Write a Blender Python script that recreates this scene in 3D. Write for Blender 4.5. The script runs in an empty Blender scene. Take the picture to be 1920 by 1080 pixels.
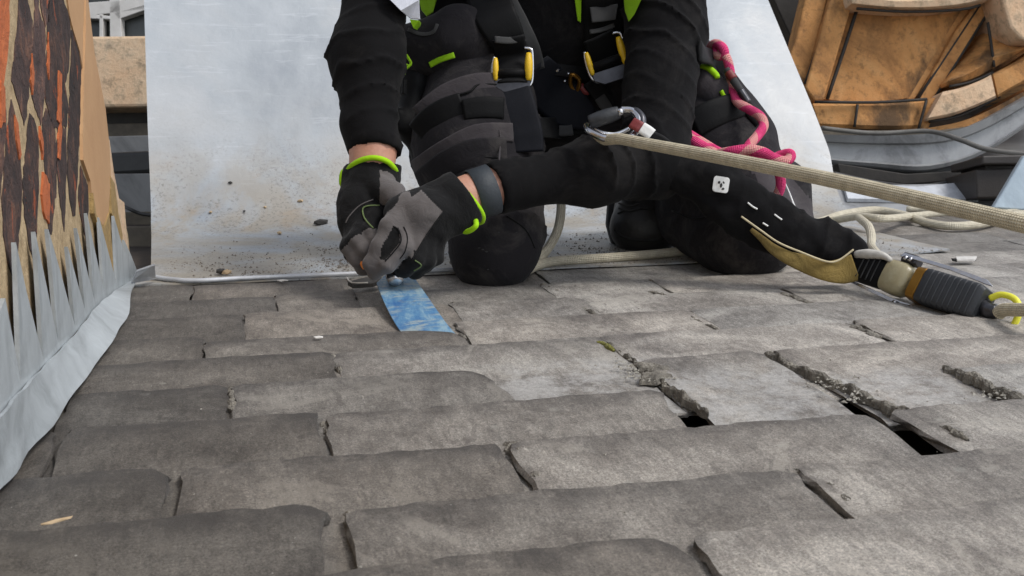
import bpy, bmesh, math, random
import numpy as np
from mathutils import Vector, Matrix
from mathutils.bvhtree import BVHTree
random.seed(7); rng = np.random.default_rng(7)
sc = bpy.context.scene
# ------------------------------------------------------------------ camera
F = 2000.0; H = .31
PH = math.atan(375/F); YAW = math.atan(510/math.hypot(F, 375))
fw = Vector((math.sin(YAW)*math.cos(PH), math.cos(YAW)*math.cos(PH), -math.sin(PH)))
rt = Vector((math.cos(YAW), -math.sin(YAW), 0)); up = rt.cross(fw); CAM = Vector((0, 0, H))
cd = bpy.data.cameras.new('camera'); cam = bpy.data.objects.new('camera', cd); sc.collection.objects.link(cam)
cam.matrix_world = Matrix(((rt.x, up.x, -fw.x, 0), (rt.y, up.y, -fw.y, 0), (rt.z, up.z, -fw.z, H), (0, 0, 0, 1)))
cd.sensor_width = 36; cd.lens = 36*F/1920; cd.clip_start = .02; cd.clip_end = 100
cd.dof.use_dof = True; cd.dof.focus_distance = 1.45; cd.dof.aperture_fstop = 20
sc.camera = cam
# ------------------------------------------------------------------ light
SUN_EL, SUN_AZ = 55, 128      # degrees
w = bpy.data.worlds.new('World'); sc.world = w; w.use_nodes = True
nt = w.node_tree; bg = nt.nodes['Background']
sky = nt.nodes.new('ShaderNodeTexSky'); sky.sky_type = 'NISHITA'; sky.sun_disc = False
sky.sun_elevation = math.radians(SUN_EL); sky.sun_rotation = math.radians(SUN_AZ)
hs = nt.nodes.new('ShaderNodeHueSaturation'); hs.inputs['Saturation'].default_value = .35
nt.links.new(sky.outputs[0], hs.inputs['Color']); nt.links.new(hs.outputs[0], bg.inputs['Color'])
bg.inputs['Strength'].default_value = .15
sl = bpy.data.lights.new('sun', 'SUN'); sl.energy = 1.4; sl.angle = math.radians(16); sl.color = (1, .965, .92)
so = bpy.data.objects.new('sun', sl); sc.collection.objects.link(so)
az, el = math.radians(SUN_AZ), math.radians(SUN_EL)
sd = Vector((math.sin(az)*math.cos(el), math.cos(az)*math.cos(el), math.sin(el)))
so.rotation_euler = sd.to_track_quat('Z', 'Y').to_euler()
sc.view_settings.view_transform = 'Standard'; sc.view_settings.look = 'None'
sc.view_settings.exposure = 0.52; sc.view_settings.gamma = 1; sc.view_settings.use_curve_mapping = False

# ------------------------------------------------------------------ helpers
def ray(x, y): return fw + rt*((x-960)/F) - up*((y-540)/F)
def P(x, y, d): return CAM + ray(x, y)*d                      # pixel of the photo at a real distance
def G(x, y, z=0):
    r = ray(x, y); return CAM + r*((z-H)/r.z)                 # on the roof plane
WX = -.205
def W(x, y, off=0):
    r = ray(x, y); return CAM + r*((WX+off)/r.x)              # on the brick wall's face
def px(p):
    v = p-CAM; d = v.dot(fw); return 960+F*v.dot(rt)/d, 540-F*v.dot(up)/d, d
def link(o): sc.collection.objects.link(o); return o
def tag(o, label=None, cat=None, group=None, kind=None):
    if label: o['label'] = label
    if cat: o['category'] = cat
    if group: o['group'] = group
    if kind: o['kind'] = kind
    return o
def empty(name, loc, label, cat, group=None):
    o = link(bpy.data.objects.new(name, None)); o.location = loc; o.empty_display_size = .05
    return tag(o, label, cat, group)
def rooted(o, parent):
    if parent is not None:
        o.parent = parent
        q = parent; m = Vector((0, 0, 0))
        while q is not None: m += q.location; q = q.parent
        wl = o.location.copy(); o.location = wl-m
    return o
def mobj(name, verts, faces, mats, parent=None, smooth=False, fm=None, uv=None, center=True):
    vs = [Vector(v) for v in verts]
    c = Vector((0, 0, 0))
    if center and len(vs):
        lo = [min(v[i] for v in vs) for i in range(3)]; hi = [max(v[i] for v in vs) for i in range(3)]
        c = Vector([(lo[i]+hi[i])/2 for i in range(3)]); c.z = lo[2]
    me = bpy.data.meshes.new(name); me.from_pydata([v-c for v in vs], [], faces)
    if not isinstance(mats, (list, tuple)): mats = [mats]
    for m in mats: me.materials.append(m)
    if fm is not None: me.polygons.foreach_set('material_index', fm)
    if smooth: me.polygons.foreach_set('use_smooth', [True]*len(me.polygons))
    if uv is not None:
        l = me.uv_layers.new(name='UVMap')
        l.data.foreach_set('uv', [k for f in uv for q in f for k in q])
    me.update()
    o = link(bpy.data.objects.new(name, me)); o.location = c
    return rooted(o, parent)
def smooth_path(pts, n=8, closed=False):
    pts = [Vector(p) for p in pts]; out = []
    N = len(pts); rngk = N if closed else N-1
    for i in range(rngk):
        if closed: p0, p1, p2, p3 = pts[i-1], pts[i], pts[(i+1) % N], pts[(i+2) % N]
        else: p0, p1, p2, p3 = pts[max(i-1, 0)], pts[i], pts[i+1], pts[min(i+2, N-1)]
        for k in range(n):
            t = k/n
            out.append(.5*((2*p1)+(p2-p0)*t+(2*p0-5*p1+4*p2-p3)*t*t+(3*p1-p0-3*p2+p3)*t**3))
    if not closed: out.append(pts[-1])
    return out
def tube(name, pts, r, m, parent=None, seg=12, n=8, closed=False, add=None, raw=False):
    path = pts if raw else smooth_path(pts, n, closed)
    M = len(path)
    if not isinstance(r, (list, tuple)): r = [r]
    rr = [np.interp(i/(M-1), np.linspace(0, 1, len(r)), r) if len(r) > 1 else r[0] for i in range(M)]
    T = []
    for i in range(M):
        a = path[i-1] if (closed or i > 0) else path[i]; b = path[(i+1) % M] if (closed or i < M-1) else path[i]
        T.append((b-a).normalized())
    nrm = T[0].orthogonal().normalized(); vs = []; L = 0; Ls = []
    for i in range(M):
        nrm = (nrm-T[i]*nrm.dot(T[i])).normalized(); b = T[i].cross(nrm)
        if i: L += (path[i]-path[i-1]).length
        Ls.append(L)
        for k in range(seg):
            a = 2*math.pi*k/seg; vs.append(path[i]+(nrm*math.cos(a)+b*math.sin(a))*rr[i])
    fs = []; uv = []; circ = 2*math.pi*max(rr)
    for i in range(M if closed else M-1):
        j = (i+1) % M; Lj = Ls[j] if j else L+(path[0]-path[-1]).length
        for k in range(seg):
            k2 = (k+1) % seg
            fs.append((i*seg+k, i*seg+k2, j*seg+k2, j*seg+k))
            uv.append(((k/seg, Ls[i]/circ), ((k+1)/seg, Ls[i]/circ), ((k+1)/seg, Lj/circ), (k/seg, Lj/circ)))
    if not closed:
        fs.append(tuple(range(seg-1, -1, -1))); uv.append([(0, 0)]*seg)
        fs.append(tuple((M-1)*seg+k for k in range(seg))); uv.append([(0, 0)]*seg)
    if add is not None: add.append((vs, fs)); return None
    return mobj(name, vs, fs, m, parent, True, uv=uv)
def ribbon(name, pts, width, thick, m, parent=None, face=None, n=6, arch=0, raw=False):
    """flat strap along pts; face = direction(s) its broad side looks at"""
    path = pts if raw else smooth_path(pts, n)
    M = len(path)
    if not isinstance(width, (list, tuple)): width = [width]
    vs = []; fs = []; S = 6
    for i in range(M):
        T = (path[min(i+1, M-1)]-path[max(i-1, 0)]).normalized()
        f = Vector(face) if face is not None else -fw
        s = T.cross(f).normalized(); f = s.cross(T).normalized()
        wd = np.interp(i/(M-1), np.linspace(0, 1, len(width)), width) if len(width) > 1 else width[0]
        for q in (-.5, -.42, -.2, .2, .42, .5):
            vs.append(path[i]+s*wd*q+f*(thick*(.5 if abs(q) < .45 else .2)+arch*(1-4*q*q)))
        for q in (.5, .42, .2, -.2, -.42, -.5):
            vs.append(path[i]+s*wd*q-f*(thick*(.5 if abs(q) < .45 else .2)-arch*(1-4*q*q)))
    K = 12
    for i in range(M-1):
        for k in range(K): k2 = (k+1) % K; fs.append((i*K+k, i*K+k2, (i+1)*K+k2, (i+1)*K+k))
    fs.append(tuple(range(K-1, -1, -1))); fs.append(tuple((M-1)*K+k for k in range(K)))
    return mobj(name, vs, fs, m, parent, True)
def prism(name, poly, ext, m, parent=None, bevel=0, smooth=False):
    """solid from a 3D outline pushed along ext"""
    bm = bmesh.new(); a = [bm.verts.new(p) for p in poly]; b = [bm.verts.new(Vector(p)+Vector(ext)) for p in poly]
    f1 = bm.faces.new(a); bm.faces.new(b[::-1]); N = len(poly)
    for i in range(N): bm.faces.new((a[i], b[i], b[(i+1) % N], a[(i+1) % N]))
    bmesh.ops.recalc_face_normals(bm, faces=bm.faces)
    if bevel: bmesh.ops.bevel(bm, geom=bm.edges[:], offset=bevel, segments=2, affect='EDGES', profile=.5, clamp_overlap=True)
    big = [f for f in bm.faces if len(f.verts) > 4]
    bmesh.ops.triangulate(bm, faces=big)
    bm.verts.index_update()
    vs = [v.co.copy() for v in bm.verts]; fs = [tuple(v.index for v in f.verts) for f in bm.faces]; bm.free()
    return mobj(name, vs, fs, m, parent, smooth)
def rock(name, c, size, m, parent=None, seed=0, flat=.6, subd=1, yaw=None):
    r = random.Random(seed); bm = bmesh.new(); bmesh.ops.create_icosphere(bm, subdivisions=subd, radius=1)
    a = r.uniform(0, 6) if yaw is None else yaw
    sx, sy, sz = size if isinstance(size, tuple) else (size, size*r.uniform(.6, .9), size*flat)
    vs = []
    for v in bm.verts:
        q = v.co*r.uniform(.75, 1.15); x, y, z = q.x*sx, q.y*sy, q.z*sz
        vs.append(Vector((c[0]+x*math.cos(a)-y*math.sin(a), c[1]+x*math.sin(a)+y*math.cos(a), c[2]+z)))
    fs = [tuple(v.index for v in f.verts) for f in bm.faces]; bm.free()
    return mobj(name, vs, fs, m, parent)
# ------------------------------------------------------------------ implicit surfaces (organic shapes)
def A3(p): return np.array([p[0], p[1], p[2]], dtype=np.float32)
class Prim:
    def __init__(s, a, b, ra, rb, lab=0, flat=None, k=.02):
        s.a, s.b, s.ra, s.rb, s.lab, s.k = A3(a), A3(b), ra, rb, lab, k
        s.n = None
        if flat: s.n = A3(Vector(flat[0]).normalized()); s.s = flat[1]
    def box(s, m):
        R = max(s.ra, s.rb)+m; return np.minimum(s.a, s.b)-R, np.maximum(s.a, s.b)+R
    def d(s, X, Y, Z):
        ba = s.b-s.a; L = float(ba@ba)+1e-9
        qx, qy, qz = X-s.a[0], Y-s.a[1], Z-s.a[2]
        h = np.clip((qx*ba[0]+qy*ba[1]+qz*ba[2])/L, 0, 1)
        qx = qx-h*ba[0]; qy = qy-h*ba[1]; qz = qz-h*ba[2]; r = s.ra+(s.rb-s.ra)*h
        if s.n is None: return np.sqrt(qx*qx+qy*qy+qz*qz)-r
        t = (qx*s.n[0]+qy*s.n[1]+qz*s.n[2])*(1/s.s-1)
        qx = qx+t*s.n[0]; qy = qy+t*s.n[1]; qz = qz+t*s.n[2]
        l = np.sqrt(qx*qx+qy*qy+qz*qz)+1e-6
        return (l-r)*np.maximum(s.s, .5)
_lat = rng.random((32, 32, 32)).astype(np.float32)
def vnoise(X, Y, Z, s):
    def g(V): V = V*s+100; i = np.floor(V).astype(np.int32); f = (V-i); return i % 32, (i+1) % 32, (f*f*(3-2*f)).astype(np.float32)
    i, i2, fx = g(X); j, j2, fy = g(Y); k, k2, fz = g(Z)
    a = _lat[i, j, k]*(1-fx)+_lat[i2, j, k]*fx; b = _lat[i, j2, k]*(1-fx)+_lat[i2, j2, k]*fx
    c = _lat[i, j, k2]*(1-fx)+_lat[i2, j, k2]*fx; d = _lat[i, j2, k2]*(1-fx)+_lat[i2, j2, k2]*fx
    return (a*(1-fy)+b*fy)*(1-fz)+(c*(1-fy)+d*fy)*fz-.5
def implicit(name, prims, res, mats, parent=None, disp=None, pick=None, cuts=(), cutp=None):
    lo = np.min([p.box(res*3)[0] for p in prims], 0); hi = np.max([p.box(res*3)[1] for p in prims], 0)
    n = np.ceil((hi-lo)/res).astype(int)+1
    ax = [lo[i]+res*np.arange(n[i], dtype=np.float32) for i in range(3)]
    D = np.full(n, .05, dtype=np.float32)
    for p in prims:
        bl, bh = p.box(max(p.k, .02)*1.5+.015)
        i0 = np.maximum(((bl-lo)/res).astype(int), 0); i1 = np.minimum(((bh-lo)/res).astype(int)+2, n)
        sl_ = tuple(slice(i0[i], i1[i]) for i in range(3))
        X, Y, Z = np.meshgrid(ax[0][sl_[0]], ax[1][sl_[1]], ax[2][sl_[2]], indexing='ij', sparse=True)
        d = p.d(X, Y, Z); o = D[sl_]
        hh = np.maximum(p.k-np.abs(o-d), 0)/p.k
        D[sl_] = np.minimum(o, d)-hh*hh*p.k*.25
    X, Y, Z = np.meshgrid(*ax, indexing='ij', sparse=True)
    band = np.abs(D) < max(.02, res*4)
    if disp is not None:
        I = np.nonzero(band); D[I] += disp(ax[0][I[0]], ax[1][I[1]], ax[2][I[2]])
    for p in cuts: D = np.maximum(D, -p.d(X, Y, Z))
    if cutp is not None:
        for c, nn in cutp:      # keep the side nn points away from
            c = A3(c); nn = A3(Vector(nn).normalized())
            D = np.maximum(D, (X-c[0])*nn[0]+(Y-c[1])*nn[1]+(Z-c[2])*nn[2])
    # surface nets
    ins = D < 0
    acc = np.zeros(tuple(n-1)+(3,), np.float32); cnt = np.zeros(tuple(n-1), np.float32)
    def sl8(o): return tuple(slice(o[i], n[i]-1+o[i]) for i in range(3))
    corners = [(i, j, k) for i in (0, 1) for j in (0, 1) for k in (0, 1)]
    for c in corners:
        for axn in range(3):
            if c[axn]: continue
            e = list(c); e[axn] = 1; e = tuple(e)
            d0, d1 = D[sl8(c)], D[sl8(e)]; m = (d0 < 0) != (d1 < 0)
            I = np.nonzero(m); t = d0[I]/(d0[I]-d1[I]); q = np.zeros((len(t), 3), np.float32); q[:] = c; q[:, axn] = t
            acc[I] += q; cnt[I] += 1
    I = np.nonzero(cnt > 0); idx = np.full(tuple(n-1), -1, np.int64); idx[I] = np.arange(len(I[0]))
    V = (acc[I]/cnt[I][:, None]+np.stack(I, 1))*res+lo
    quads = []
    for axn in range(3):
        a, b = [(1, 2), (2, 0), (0, 1)][axn]
        s0 = [slice(1, n[i]-1) for i in range(3)]; s0[axn] = slice(0, n[axn]-1); s1 = list(s0); s1[axn] = slice(1, n[axn])
        i0, i1 = ins[tuple(s0)], ins[tuple(s1)]
        for flip, m in ((False, i0 & ~i1), (True, ~i0 & i1)):
            J = [j.copy() for j in np.nonzero(m)]
            for i in range(3):
                if i != axn: J[i] += 1
            def at(da, db):
                K = [j.copy() for j in J]; K[a] -= da; K[b] -= db; return idx[tuple(K)]
            q = np.stack([at(1, 1), at(0, 1), at(0, 0), at(1, 0)], 1)
            quads.append(q[:, ::-1] if flip else q)
    Q = np.concatenate(quads)
    fm = None
    C = V[Q].mean(1)
    if not isinstance(mats, (list, tuple)): mats = [mats]
    if len(mats) > 1:
        best = np.full(len(C), 9e9); lab = np.zeros(len(C), int)
        for p in prims:
            d = p.d(C[:, 0], C[:, 1], C[:, 2]); b = d < best; best[b] = d[b]; lab[b] = p.lab
        if pick is not None: lab = pick(C, lab)
        fm = lab
    me = bpy.data.meshes.new(name)
    c0 = (V.min(0)+V.max(0))/2; c0[2] = V[:, 2].min(); V2 = V-c0
    me.vertices.add(len(V)); me.vertices.foreach_set('co', V2.ravel())
    me.loops.add(len(Q)*4); me.loops.foreach_set('vertex_index', Q.ravel().astype(np.int32))
    me.polygons.add(len(Q)); me.polygons.foreach_set('loop_start', np.arange(0, len(Q)*4, 4, dtype=np.int32))
    me.update(calc_edges=True); me.validate()
    for m in mats: me.materials.append(m)
    if fm is not None: me.polygons.foreach_set('material_index', fm.astype(np.int32))
    me.polygons.foreach_set('use_smooth', [True]*len(me.polygons)); me.update()
    o = link(bpy.data.objects.new(name, me)); o.location = Vector([float(x) for x in c0])
    o['_w'] = 0; del o['_w']
    bv = BVHTree.FromPolygons([Vector(v) for v in V.tolist()], Q.tolist())
    return rooted(o, parent), bv
def npx(C):
    v = C-np.array(CAM); d = v@np.array(fw)
    return 960+F*(v@np.array(rt))/d, 540-F*(v@np.array(up))/d, d
def inpoly(x, y, poly):
    r = np.zeros(len(x), bool); N = len(poly)
    for i in range(N):
        x0, y0 = poly[i]; x1, y1 = poly[(i+1) % N]
        c = ((y0 > y) != (y1 > y)) & (x < (x1-x0)*(y-y0)/((y1-y0) or 1e-9)+x0); r ^= c
    return r

# ------------------------------------------------------------------ materials
def ND(nt, t, **k):
    n = nt.nodes.new('ShaderNode'+t)
    for a, v in k.items(): setattr(n, a, v)
    return n
class MB:
    def __init__(s, name, rough=.7, metal=0, spec=.5):
        s.m = bpy.data.materials.new(name); s.m.use_nodes = True; s.nt = s.m.node_tree
        s.b = s.nt.nodes['Principled BSDF']; s.b.inputs['Roughness'].default_value = rough; s.b.inputs['Metallic'].default_value = metal
        s.b.inputs['Specular IOR Level'].default_value = spec
        s.tc = ND(s.nt, 'TexCoord'); s.v = s.tc.outputs['Object']; s.h = None
    def L(s, a, b): s.nt.links.new(a, b)
    def map(s, sc_=(1, 1, 1), rot=(0, 0, 0), src=None):
        n = ND(s.nt, 'Mapping'); s.L(src or s.v, n.inputs[0]); n.inputs['Scale'].default_value = sc_; n.inputs['Rotation'].default_value = rot; return n.outputs[0]
    def randomize(s):
        oi = ND(s.nt, 'ObjectInfo'); m = ND(s.nt, 'MATH'.title()) if False else ND(s.nt, 'Math', operation='MULTIPLY'); s.L(oi.outputs['Random'], m.inputs[0]); m.inputs[1].default_value = 37
        a = ND(s.nt, 'VectorMath', operation='ADD'); s.L(s.v, a.inputs[0]); s.L(m.outputs[0], a.inputs[1]); s.v = a.outputs[0]; return oi
    def noise(s, scale, detail=4, rough=.6, v=None, dist=0):
        n = ND(s.nt, 'TexNoise'); s.L(v or s.v, n.inputs['Vector']); n.inputs['Scale'].default_value = scale
        n.inputs['Detail'].default_value = detail; n.inputs['Roughness'].default_value = rough; n.inputs['Distortion'].default_value = dist; return n.outputs[0]
    def vor(s, scale, v=None, feature='F1'):
        n = ND(s.nt, 'TexVoronoi', feature=feature); s.L(v or s.v, n.inputs['Vector']); n.inputs['Scale'].default_value = scale; return n.outputs['Distance']
    def ramp(s, fac, stops):
        n = ND(s.nt, 'ValToRGB'); s.L(fac, n.inputs[0]); e = n.color_ramp.elements
        while len(e) < len(stops): e.new(.5)
        for i, (p, c) in enumerate(stops):
            e[i].position = p; c = (c, c, c) if isinstance(c, (int, float)) else c; e[i].color = (*c, 1)
        return n.outputs[0]
    def mix(s, fac, a, b, mode='MIX'):
        n = ND(s.nt, 'Mix', data_type='RGBA', blend_type=mode)
        for q, i in ((fac, 0), (a, 6), (b, 7)):
            if isinstance(q, (int, float)): n.inputs[i].default_value = q if i == 0 else (q, q, q, 1)
            elif isinstance(q, tuple): n.inputs[i].default_value = (*q, 1)
            else: s.L(q, n.inputs[i])
        return n.outputs[2]
    def math(s, op, a, b=0, clamp=False):
        n = ND(s.nt, 'Math', operation=op, use_clamp=clamp)
        for i, q in enumerate((a, b)):
            if isinstance(q, (int, float)): n.inputs[i].default_value = q
            else: s.L(q, n.inputs[i])
        return n.outputs[0]
    def bump(s, h, dist=.001, strength=1):
        n = ND(s.nt, 'Bump'); n.inputs['Distance'].default_value = dist; n.inputs['Strength'].default_value = strength; s.L(h, n.inputs['Height'])
        if s.h is not None: s.L(s.h, n.inputs['Normal'])
        s.h = n.outputs[0]; return s
    def col(s, c):
        if isinstance(c, tuple): s.b.inputs['Base Color'].default_value = (*c, 1)
        else: s.L(c, s.b.inputs['Base Color'])
        return s
    def rough(s, r): s.L(r, s.b.inputs['Roughness']); return s
    def done(s):
        if s.h is not None: s.L(s.h, s.b.inputs['Normal'])
        return s.m
def plain(name, c1, c2=None, scale=40, rough=.7, metal=0, bump=.0006, bscale=200, stretch=(1, 1, 1), spec=.5):
    b = MB(name, rough, metal, spec); c2 = c2 or tuple(x*.7 for x in c1); v = b.map(stretch)
    b.col(b.ramp(b.noise(scale, 5, .65, v), [(.3, c2), (.7, c1)]))
    if bump: b.bump(b.noise(bscale, 4, .6, v), bump)
    return b.done()
def slate_mat():
    b = MB('slate', .85, 0, .3); oi = b.randomize()
    blot = b.noise(8, 6, .65, dist=.8); mid = b.noise(40, 10, .78); fine = b.noise(520, 5, .8); grain = b.noise(150, 8, .85)
    st = b.noise(34, 8, .75, b.map((1, .25, 1), (0, 0, .5)), dist=.8); st2 = b.noise(170, 5, .8, b.map((1, .18, 1), (0, 0, .62)))
    c = b.ramp(blot, [(.34, (.165, .149, .132)), (.5, (.278, .256, .228)), (.66, (.42, .393, .352))])
    c = b.mix(b.ramp(mid, [(.46, 0), (.66, .42)]), c, (.42, .40, .365))
    c = b.mix(b.ramp(st, [(.53, 0), (.65, .4)]), c, (.14, .127, .114))
    c = b.mix(1.0, c, b.ramp(grain, [(.32, .74), (.5, 1.0), (.66, 1.24)]), 'MULTIPLY')
    c = b.mix(.85, c, b.ramp(fine, [(.32, .32), (.5, 1.0), (.68, 1.8)]), 'MULTIPLY')
    c = b.mix(.6, c, b.ramp(st2, [(.35, .6), (.65, 1.3)]), 'MULTIPLY')
    pt = b.noise(5, 9, .72, dist=1.5); c = b.mix(b.ramp(pt, [(.57, 0), (.60, .5), (.7, .35)]), c, (.46, .43, .38))
    pd = b.noise(6.5, 9, .75, b.map((1, 1, 1), (0, 0, 0)), dist=2.2); c = b.mix(b.ramp(pd, [(.60, 0), (.63, .5)]), c, (.12, .105, .095))
    c = b.mix(1.0, c, oi.outputs['Color'], 'MULTIPLY')
    sp = b.vor(13); c = b.mix(b.ramp(b.math('ADD', sp, b.math('MULTIPLY', mid, .14)), [(.125, .4), (.15, 0)]), c, (.42, .41, .36))
    wh = b.vor(60); c = b.mix(b.ramp(b.math('ADD', wh, b.math('MULTIPLY', mid, .25)), [(.145, .85), (.16, 0)]), c, (.62, .60, .56))
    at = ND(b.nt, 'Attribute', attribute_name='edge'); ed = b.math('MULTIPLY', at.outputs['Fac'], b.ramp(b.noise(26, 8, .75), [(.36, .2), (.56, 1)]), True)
    c = b.mix(b.math('MULTIPLY', ed, .80), c, (.060, .054, .050))  # tail band: grime plus the bent edge's shading, put into the colour
    ab = ND(b.nt, 'Attribute', attribute_name='bare'); pf = b.math('MULTIPLY', ab.outputs['Fac'], b.ramp(b.noise(20, 9, .78), [(.40, .05), (.54, .95)]), True)
    c = b.mix(b.math('MULTIPLY', pf, .7), c, b.ramp(grain, [(.35, (.34, .33, .31)), (.6, (.60, .59, .57))]))
    b.col(c); b.rough(b.ramp(mid, [(.3, .52), (.7, .74)])); b.b.inputs['Specular IOR Level'].default_value = .5
    b.bump(b.noise(13, 8, .7, dist=1.5), .0022, .5); b.bump(st, .0022, .8); b.bump(grain, .0017, 1); b.bump(fine, .0010, 1)
    return b.done()
M = {}
M['slate'] = slate_mat()
M['deck'] = plain('dark_batten_wood', (.05, .035, .025), (.015, .011, .009), 30)
def mortar_mat(name, c1, c2, dist=.002):
    b = MB(name, .95); n = b.noise(60, 6, .75); c = b.ramp(n, [(.3, c2), (.65, c1)])
    c = b.mix(b.ramp(b.vor(420), [(.25, .6), (.4, 0)]), c, tuple(x*.45 for x in c1)); b.col(c); b.bump(n, dist); b.bump(b.noise(500, 3), .0006); return b.done()
M['mortar'] = mortar_mat('sandy_mortar', (.56, .42, .25), (.30, .21, .11), .004)
M['joint'] = mortar_mat('grey_joint_fill', (.30, .275, .23), (.035, .03, .026), .006)
M['residue'] = mortar_mat('pale_mortar_residue', (.42, .40, .35), (.2, .18, .15), .002)
M['moss'] = mortar_mat('yellow_moss', (.28, .27, .06), (.07, .07, .03), .004)
def sheet_mat():
    b = MB('zinc_sheet', .55, .1, .4)
    big = b.noise(2.2, 5, .6, dist=.8); mid = b.noise(11, 6, .7, b.map((1, .5, .5)))
    c = b.ramp(big, [(.34, (.285, .31, .335)), (.5, (.36, .385, .405)), (.66, (.425, .435, .44))])
    c = b.mix(b.ramp(mid, [(.4, 0), (.75, .35)]), c, (.52, .54, .56))
    sc_ = b.noise(5, 3, .6, b.map((1, 8, 14), (0, 0, .1))); c = b.mix(b.ramp(sc_, [(.62, 0), (.66, .25), (.7, 0)]), c, (.60, .62, .65))
    pos = ND(b.nt, 'NewGeometry').outputs['Position']; sx = ND(b.nt, 'SeparateXYZ'); b.L(pos, sx.inputs[0])
    low = b.ramp(b.math('MULTIPLY', sx.outputs['Z'], 3), [(0, 1), (.2, .8), (.6, .15), (1, .0)])          # grit lies low on the sheet
    stain = b.math('MULTIPLY', b.ramp(b.noise(4.5, 5, .65, dist=1.2), [(.40, 0), (.60, .85)]), low)
    c = b.mix(stain, c, (.32, .28, .22))
    tn = b.math('MULTIPLY', b.ramp(b.noise(9, 5, .7, dist=.4), [(.57, 0), (.68, .7)]), low); c = b.mix(b.math('MULTIPLY', tn, .55), c, (.34, .24, .14))
    gr = b.math('MULTIPLY', b.ramp(b.noise(140, 6, .8), [(.52, 0), (.62, .85)]), b.math('MULTIPLY', b.ramp(b.noise(7, 5, .7), [(.42, 0), (.52, 1)]), low))
    c = b.mix(gr, c, (.13, .12, .11))
    b.col(c); b.rough(b.ramp(mid, [(.3, .38), (.7, .6)])); b.bump(b.noise(4, 4, .6), .008, .6); b.bump(b.noise(90, 6, .75), .001, .8)
    return b.done()
M['sheet'] = sheet_mat()
def lead_mat(name, c, dk, sc=6, metal=.3, rough=.5):
    b = MB(name, rough, metal); n = b.noise(sc, 6, .7, dist=.7); cc = b.ramp(n, [(.28, dk), (.5, c), (.72, tuple(min(1, x*1.2) for x in c))])
    s2 = b.noise(30, 5, .7, b.map((1, 1, .2))); cc = b.mix(b.ramp(s2, [(.5, 0), (.75, .4)]), cc, tuple(min(1, x*1.4) for x in c))
    b.col(cc); b.bump(b.noise(9, 5), .0015, .6); b.bump(b.noise(150, 6, .75), .0006, .7); return b.done()
M['flash'] = lead_mat('galvanised_flashing', (.40, .43, .445), (.25, .27, .28), 11, .25, .5)
M['lead'] = lead_mat('weathered_lead', (.30, .305, .31), (.12, .12, .122), 7)
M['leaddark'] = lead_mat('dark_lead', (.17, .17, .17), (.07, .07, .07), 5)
M['leadpale'] = lead_mat('pale_lead', (.55, .57, .60), (.30, .31, .33), 5)
M['bluezinc'] = lead_mat('blue_zinc', (.42, .50, .56), (.30, .36, .42), 8)
def brick_mat():
    b = MB('dark_clinker_brick', .9); oi = b.randomize(); v = b.map((1, 1, 1))
    n = b.noise(22, 6, .7, dist=.5); st = b.noise(60, 5, .7, b.map((1, 1, .35)))
    c = b.ramp(n, [(.34, (.018, .011, .011)), (.52, (.055, .032, .028)), (.68, (.17, .08, .05))])
    c = b.mix(b.ramp(st, [(.5, 0), (.7, .5)]), c, (.10, .055, .045))
    o = b.noise(30, 6, .75, b.map((1, 1, .45)), dist=1); c = b.mix(b.ramp(o, [(.61, 0), (.64, .9)]), c, (.42, .095, .03))
    c = b.mix(1.0, c, oi.outputs['Color'], 'MULTIPLY'); b.col(c)
    b.bump(n, .010); b.bump(st, .006); b.bump(b.noise(200, 4), .002); return b.done()
M['brick'] = brick_mat()
def orange_mat():
    b = MB('broken_orange_brick', .95); n = b.noise(35, 6, .75, dist=.6)
    b.col(b.ramp(n, [(.28, (.07, .03, .025)), (.42, (.42, .11, .035)), (.7, (.62, .17, .055))])); b.bump(n, .006); b.bump(b.noise(220, 4), .001); return b.done()
M['orange'] = orange_mat()
M['render'] = plain('smooth_terracotta', (.52, .31, .155), (.44, .25, .12), 10, .8, bump=.0008, bscale=90)
M['pointing'] = mortar_mat('yellow_pointing', (.46, .31, .12), (.26, .17, .07), .004)
def copper_mat():
    b = MB('weathered_terracotta', .75, 0, .4); n = b.noise(3.2, 6, .65, dist=1.2); m = b.noise(3.4, 10, .68, b.map((1, 1, .5), (0, .5, 0)), dist=.15)
    c = b.ramp(n, [(.30, (.22, .10, .034)), (.48, (.54, .26, .085)), (.75, (.68, .39, .165))])
    c = b.mix(b.ramp(m, [(.50, 0), (.60, .85)]), c, (.05, .034, .02)); c = b.mix(b.ramp(b.noise(45, 6, .75), [(.52, 0), (.66, .6)]), c, (.13, .07, .03))
    b.col(c); b.bump(m, .002); b.bump(b.noise(70, 7, .75), .0025); return b.done()
M['copper'] = copper_mat()
def stone_mat():
    b = MB('lichened_sandstone', .9); n = b.noise(7, 6, .65, dist=.5); m = b.noise(28, 6, .75)
    c = b.ramp(n, [(.3, (.66, .43, .26)), (.6, (.70, .52, .35)), (.75, (.42, .36, .28))]); c = b.mix(b.ramp(m, [(.5, 0), (.66, .7)]), c, (.20, .16, .11))
    b.col(c); b.bump(m, .006); return b.done()
M['stone'] = stone_mat()
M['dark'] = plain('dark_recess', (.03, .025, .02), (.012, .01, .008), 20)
M['mossy'] = plain('mossy_board', (.12, .10, .07), (.05, .04, .03), 14)
M['paintwhite'] = plain('white_frame_paint', (.62, .60, .57), (.48, .46, .43), 12, .5)
M['pane'] = plain('dark_pane', (.06, .065, .06), (.03, .032, .03), 4, .25)
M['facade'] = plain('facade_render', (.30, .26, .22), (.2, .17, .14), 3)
M['darkbox'] = plain('dark_brown_metal', (.035, .028, .024), (.02, .016, .014), 8, .55)
M['cable'] = plain('black_cable', (.02, .02, .02), (.012, .012, .012), 40, .5)
M['greycable'] = plain('grey_cable', (.17, .16, .145), (.10, .095, .085), 30, .6)
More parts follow.
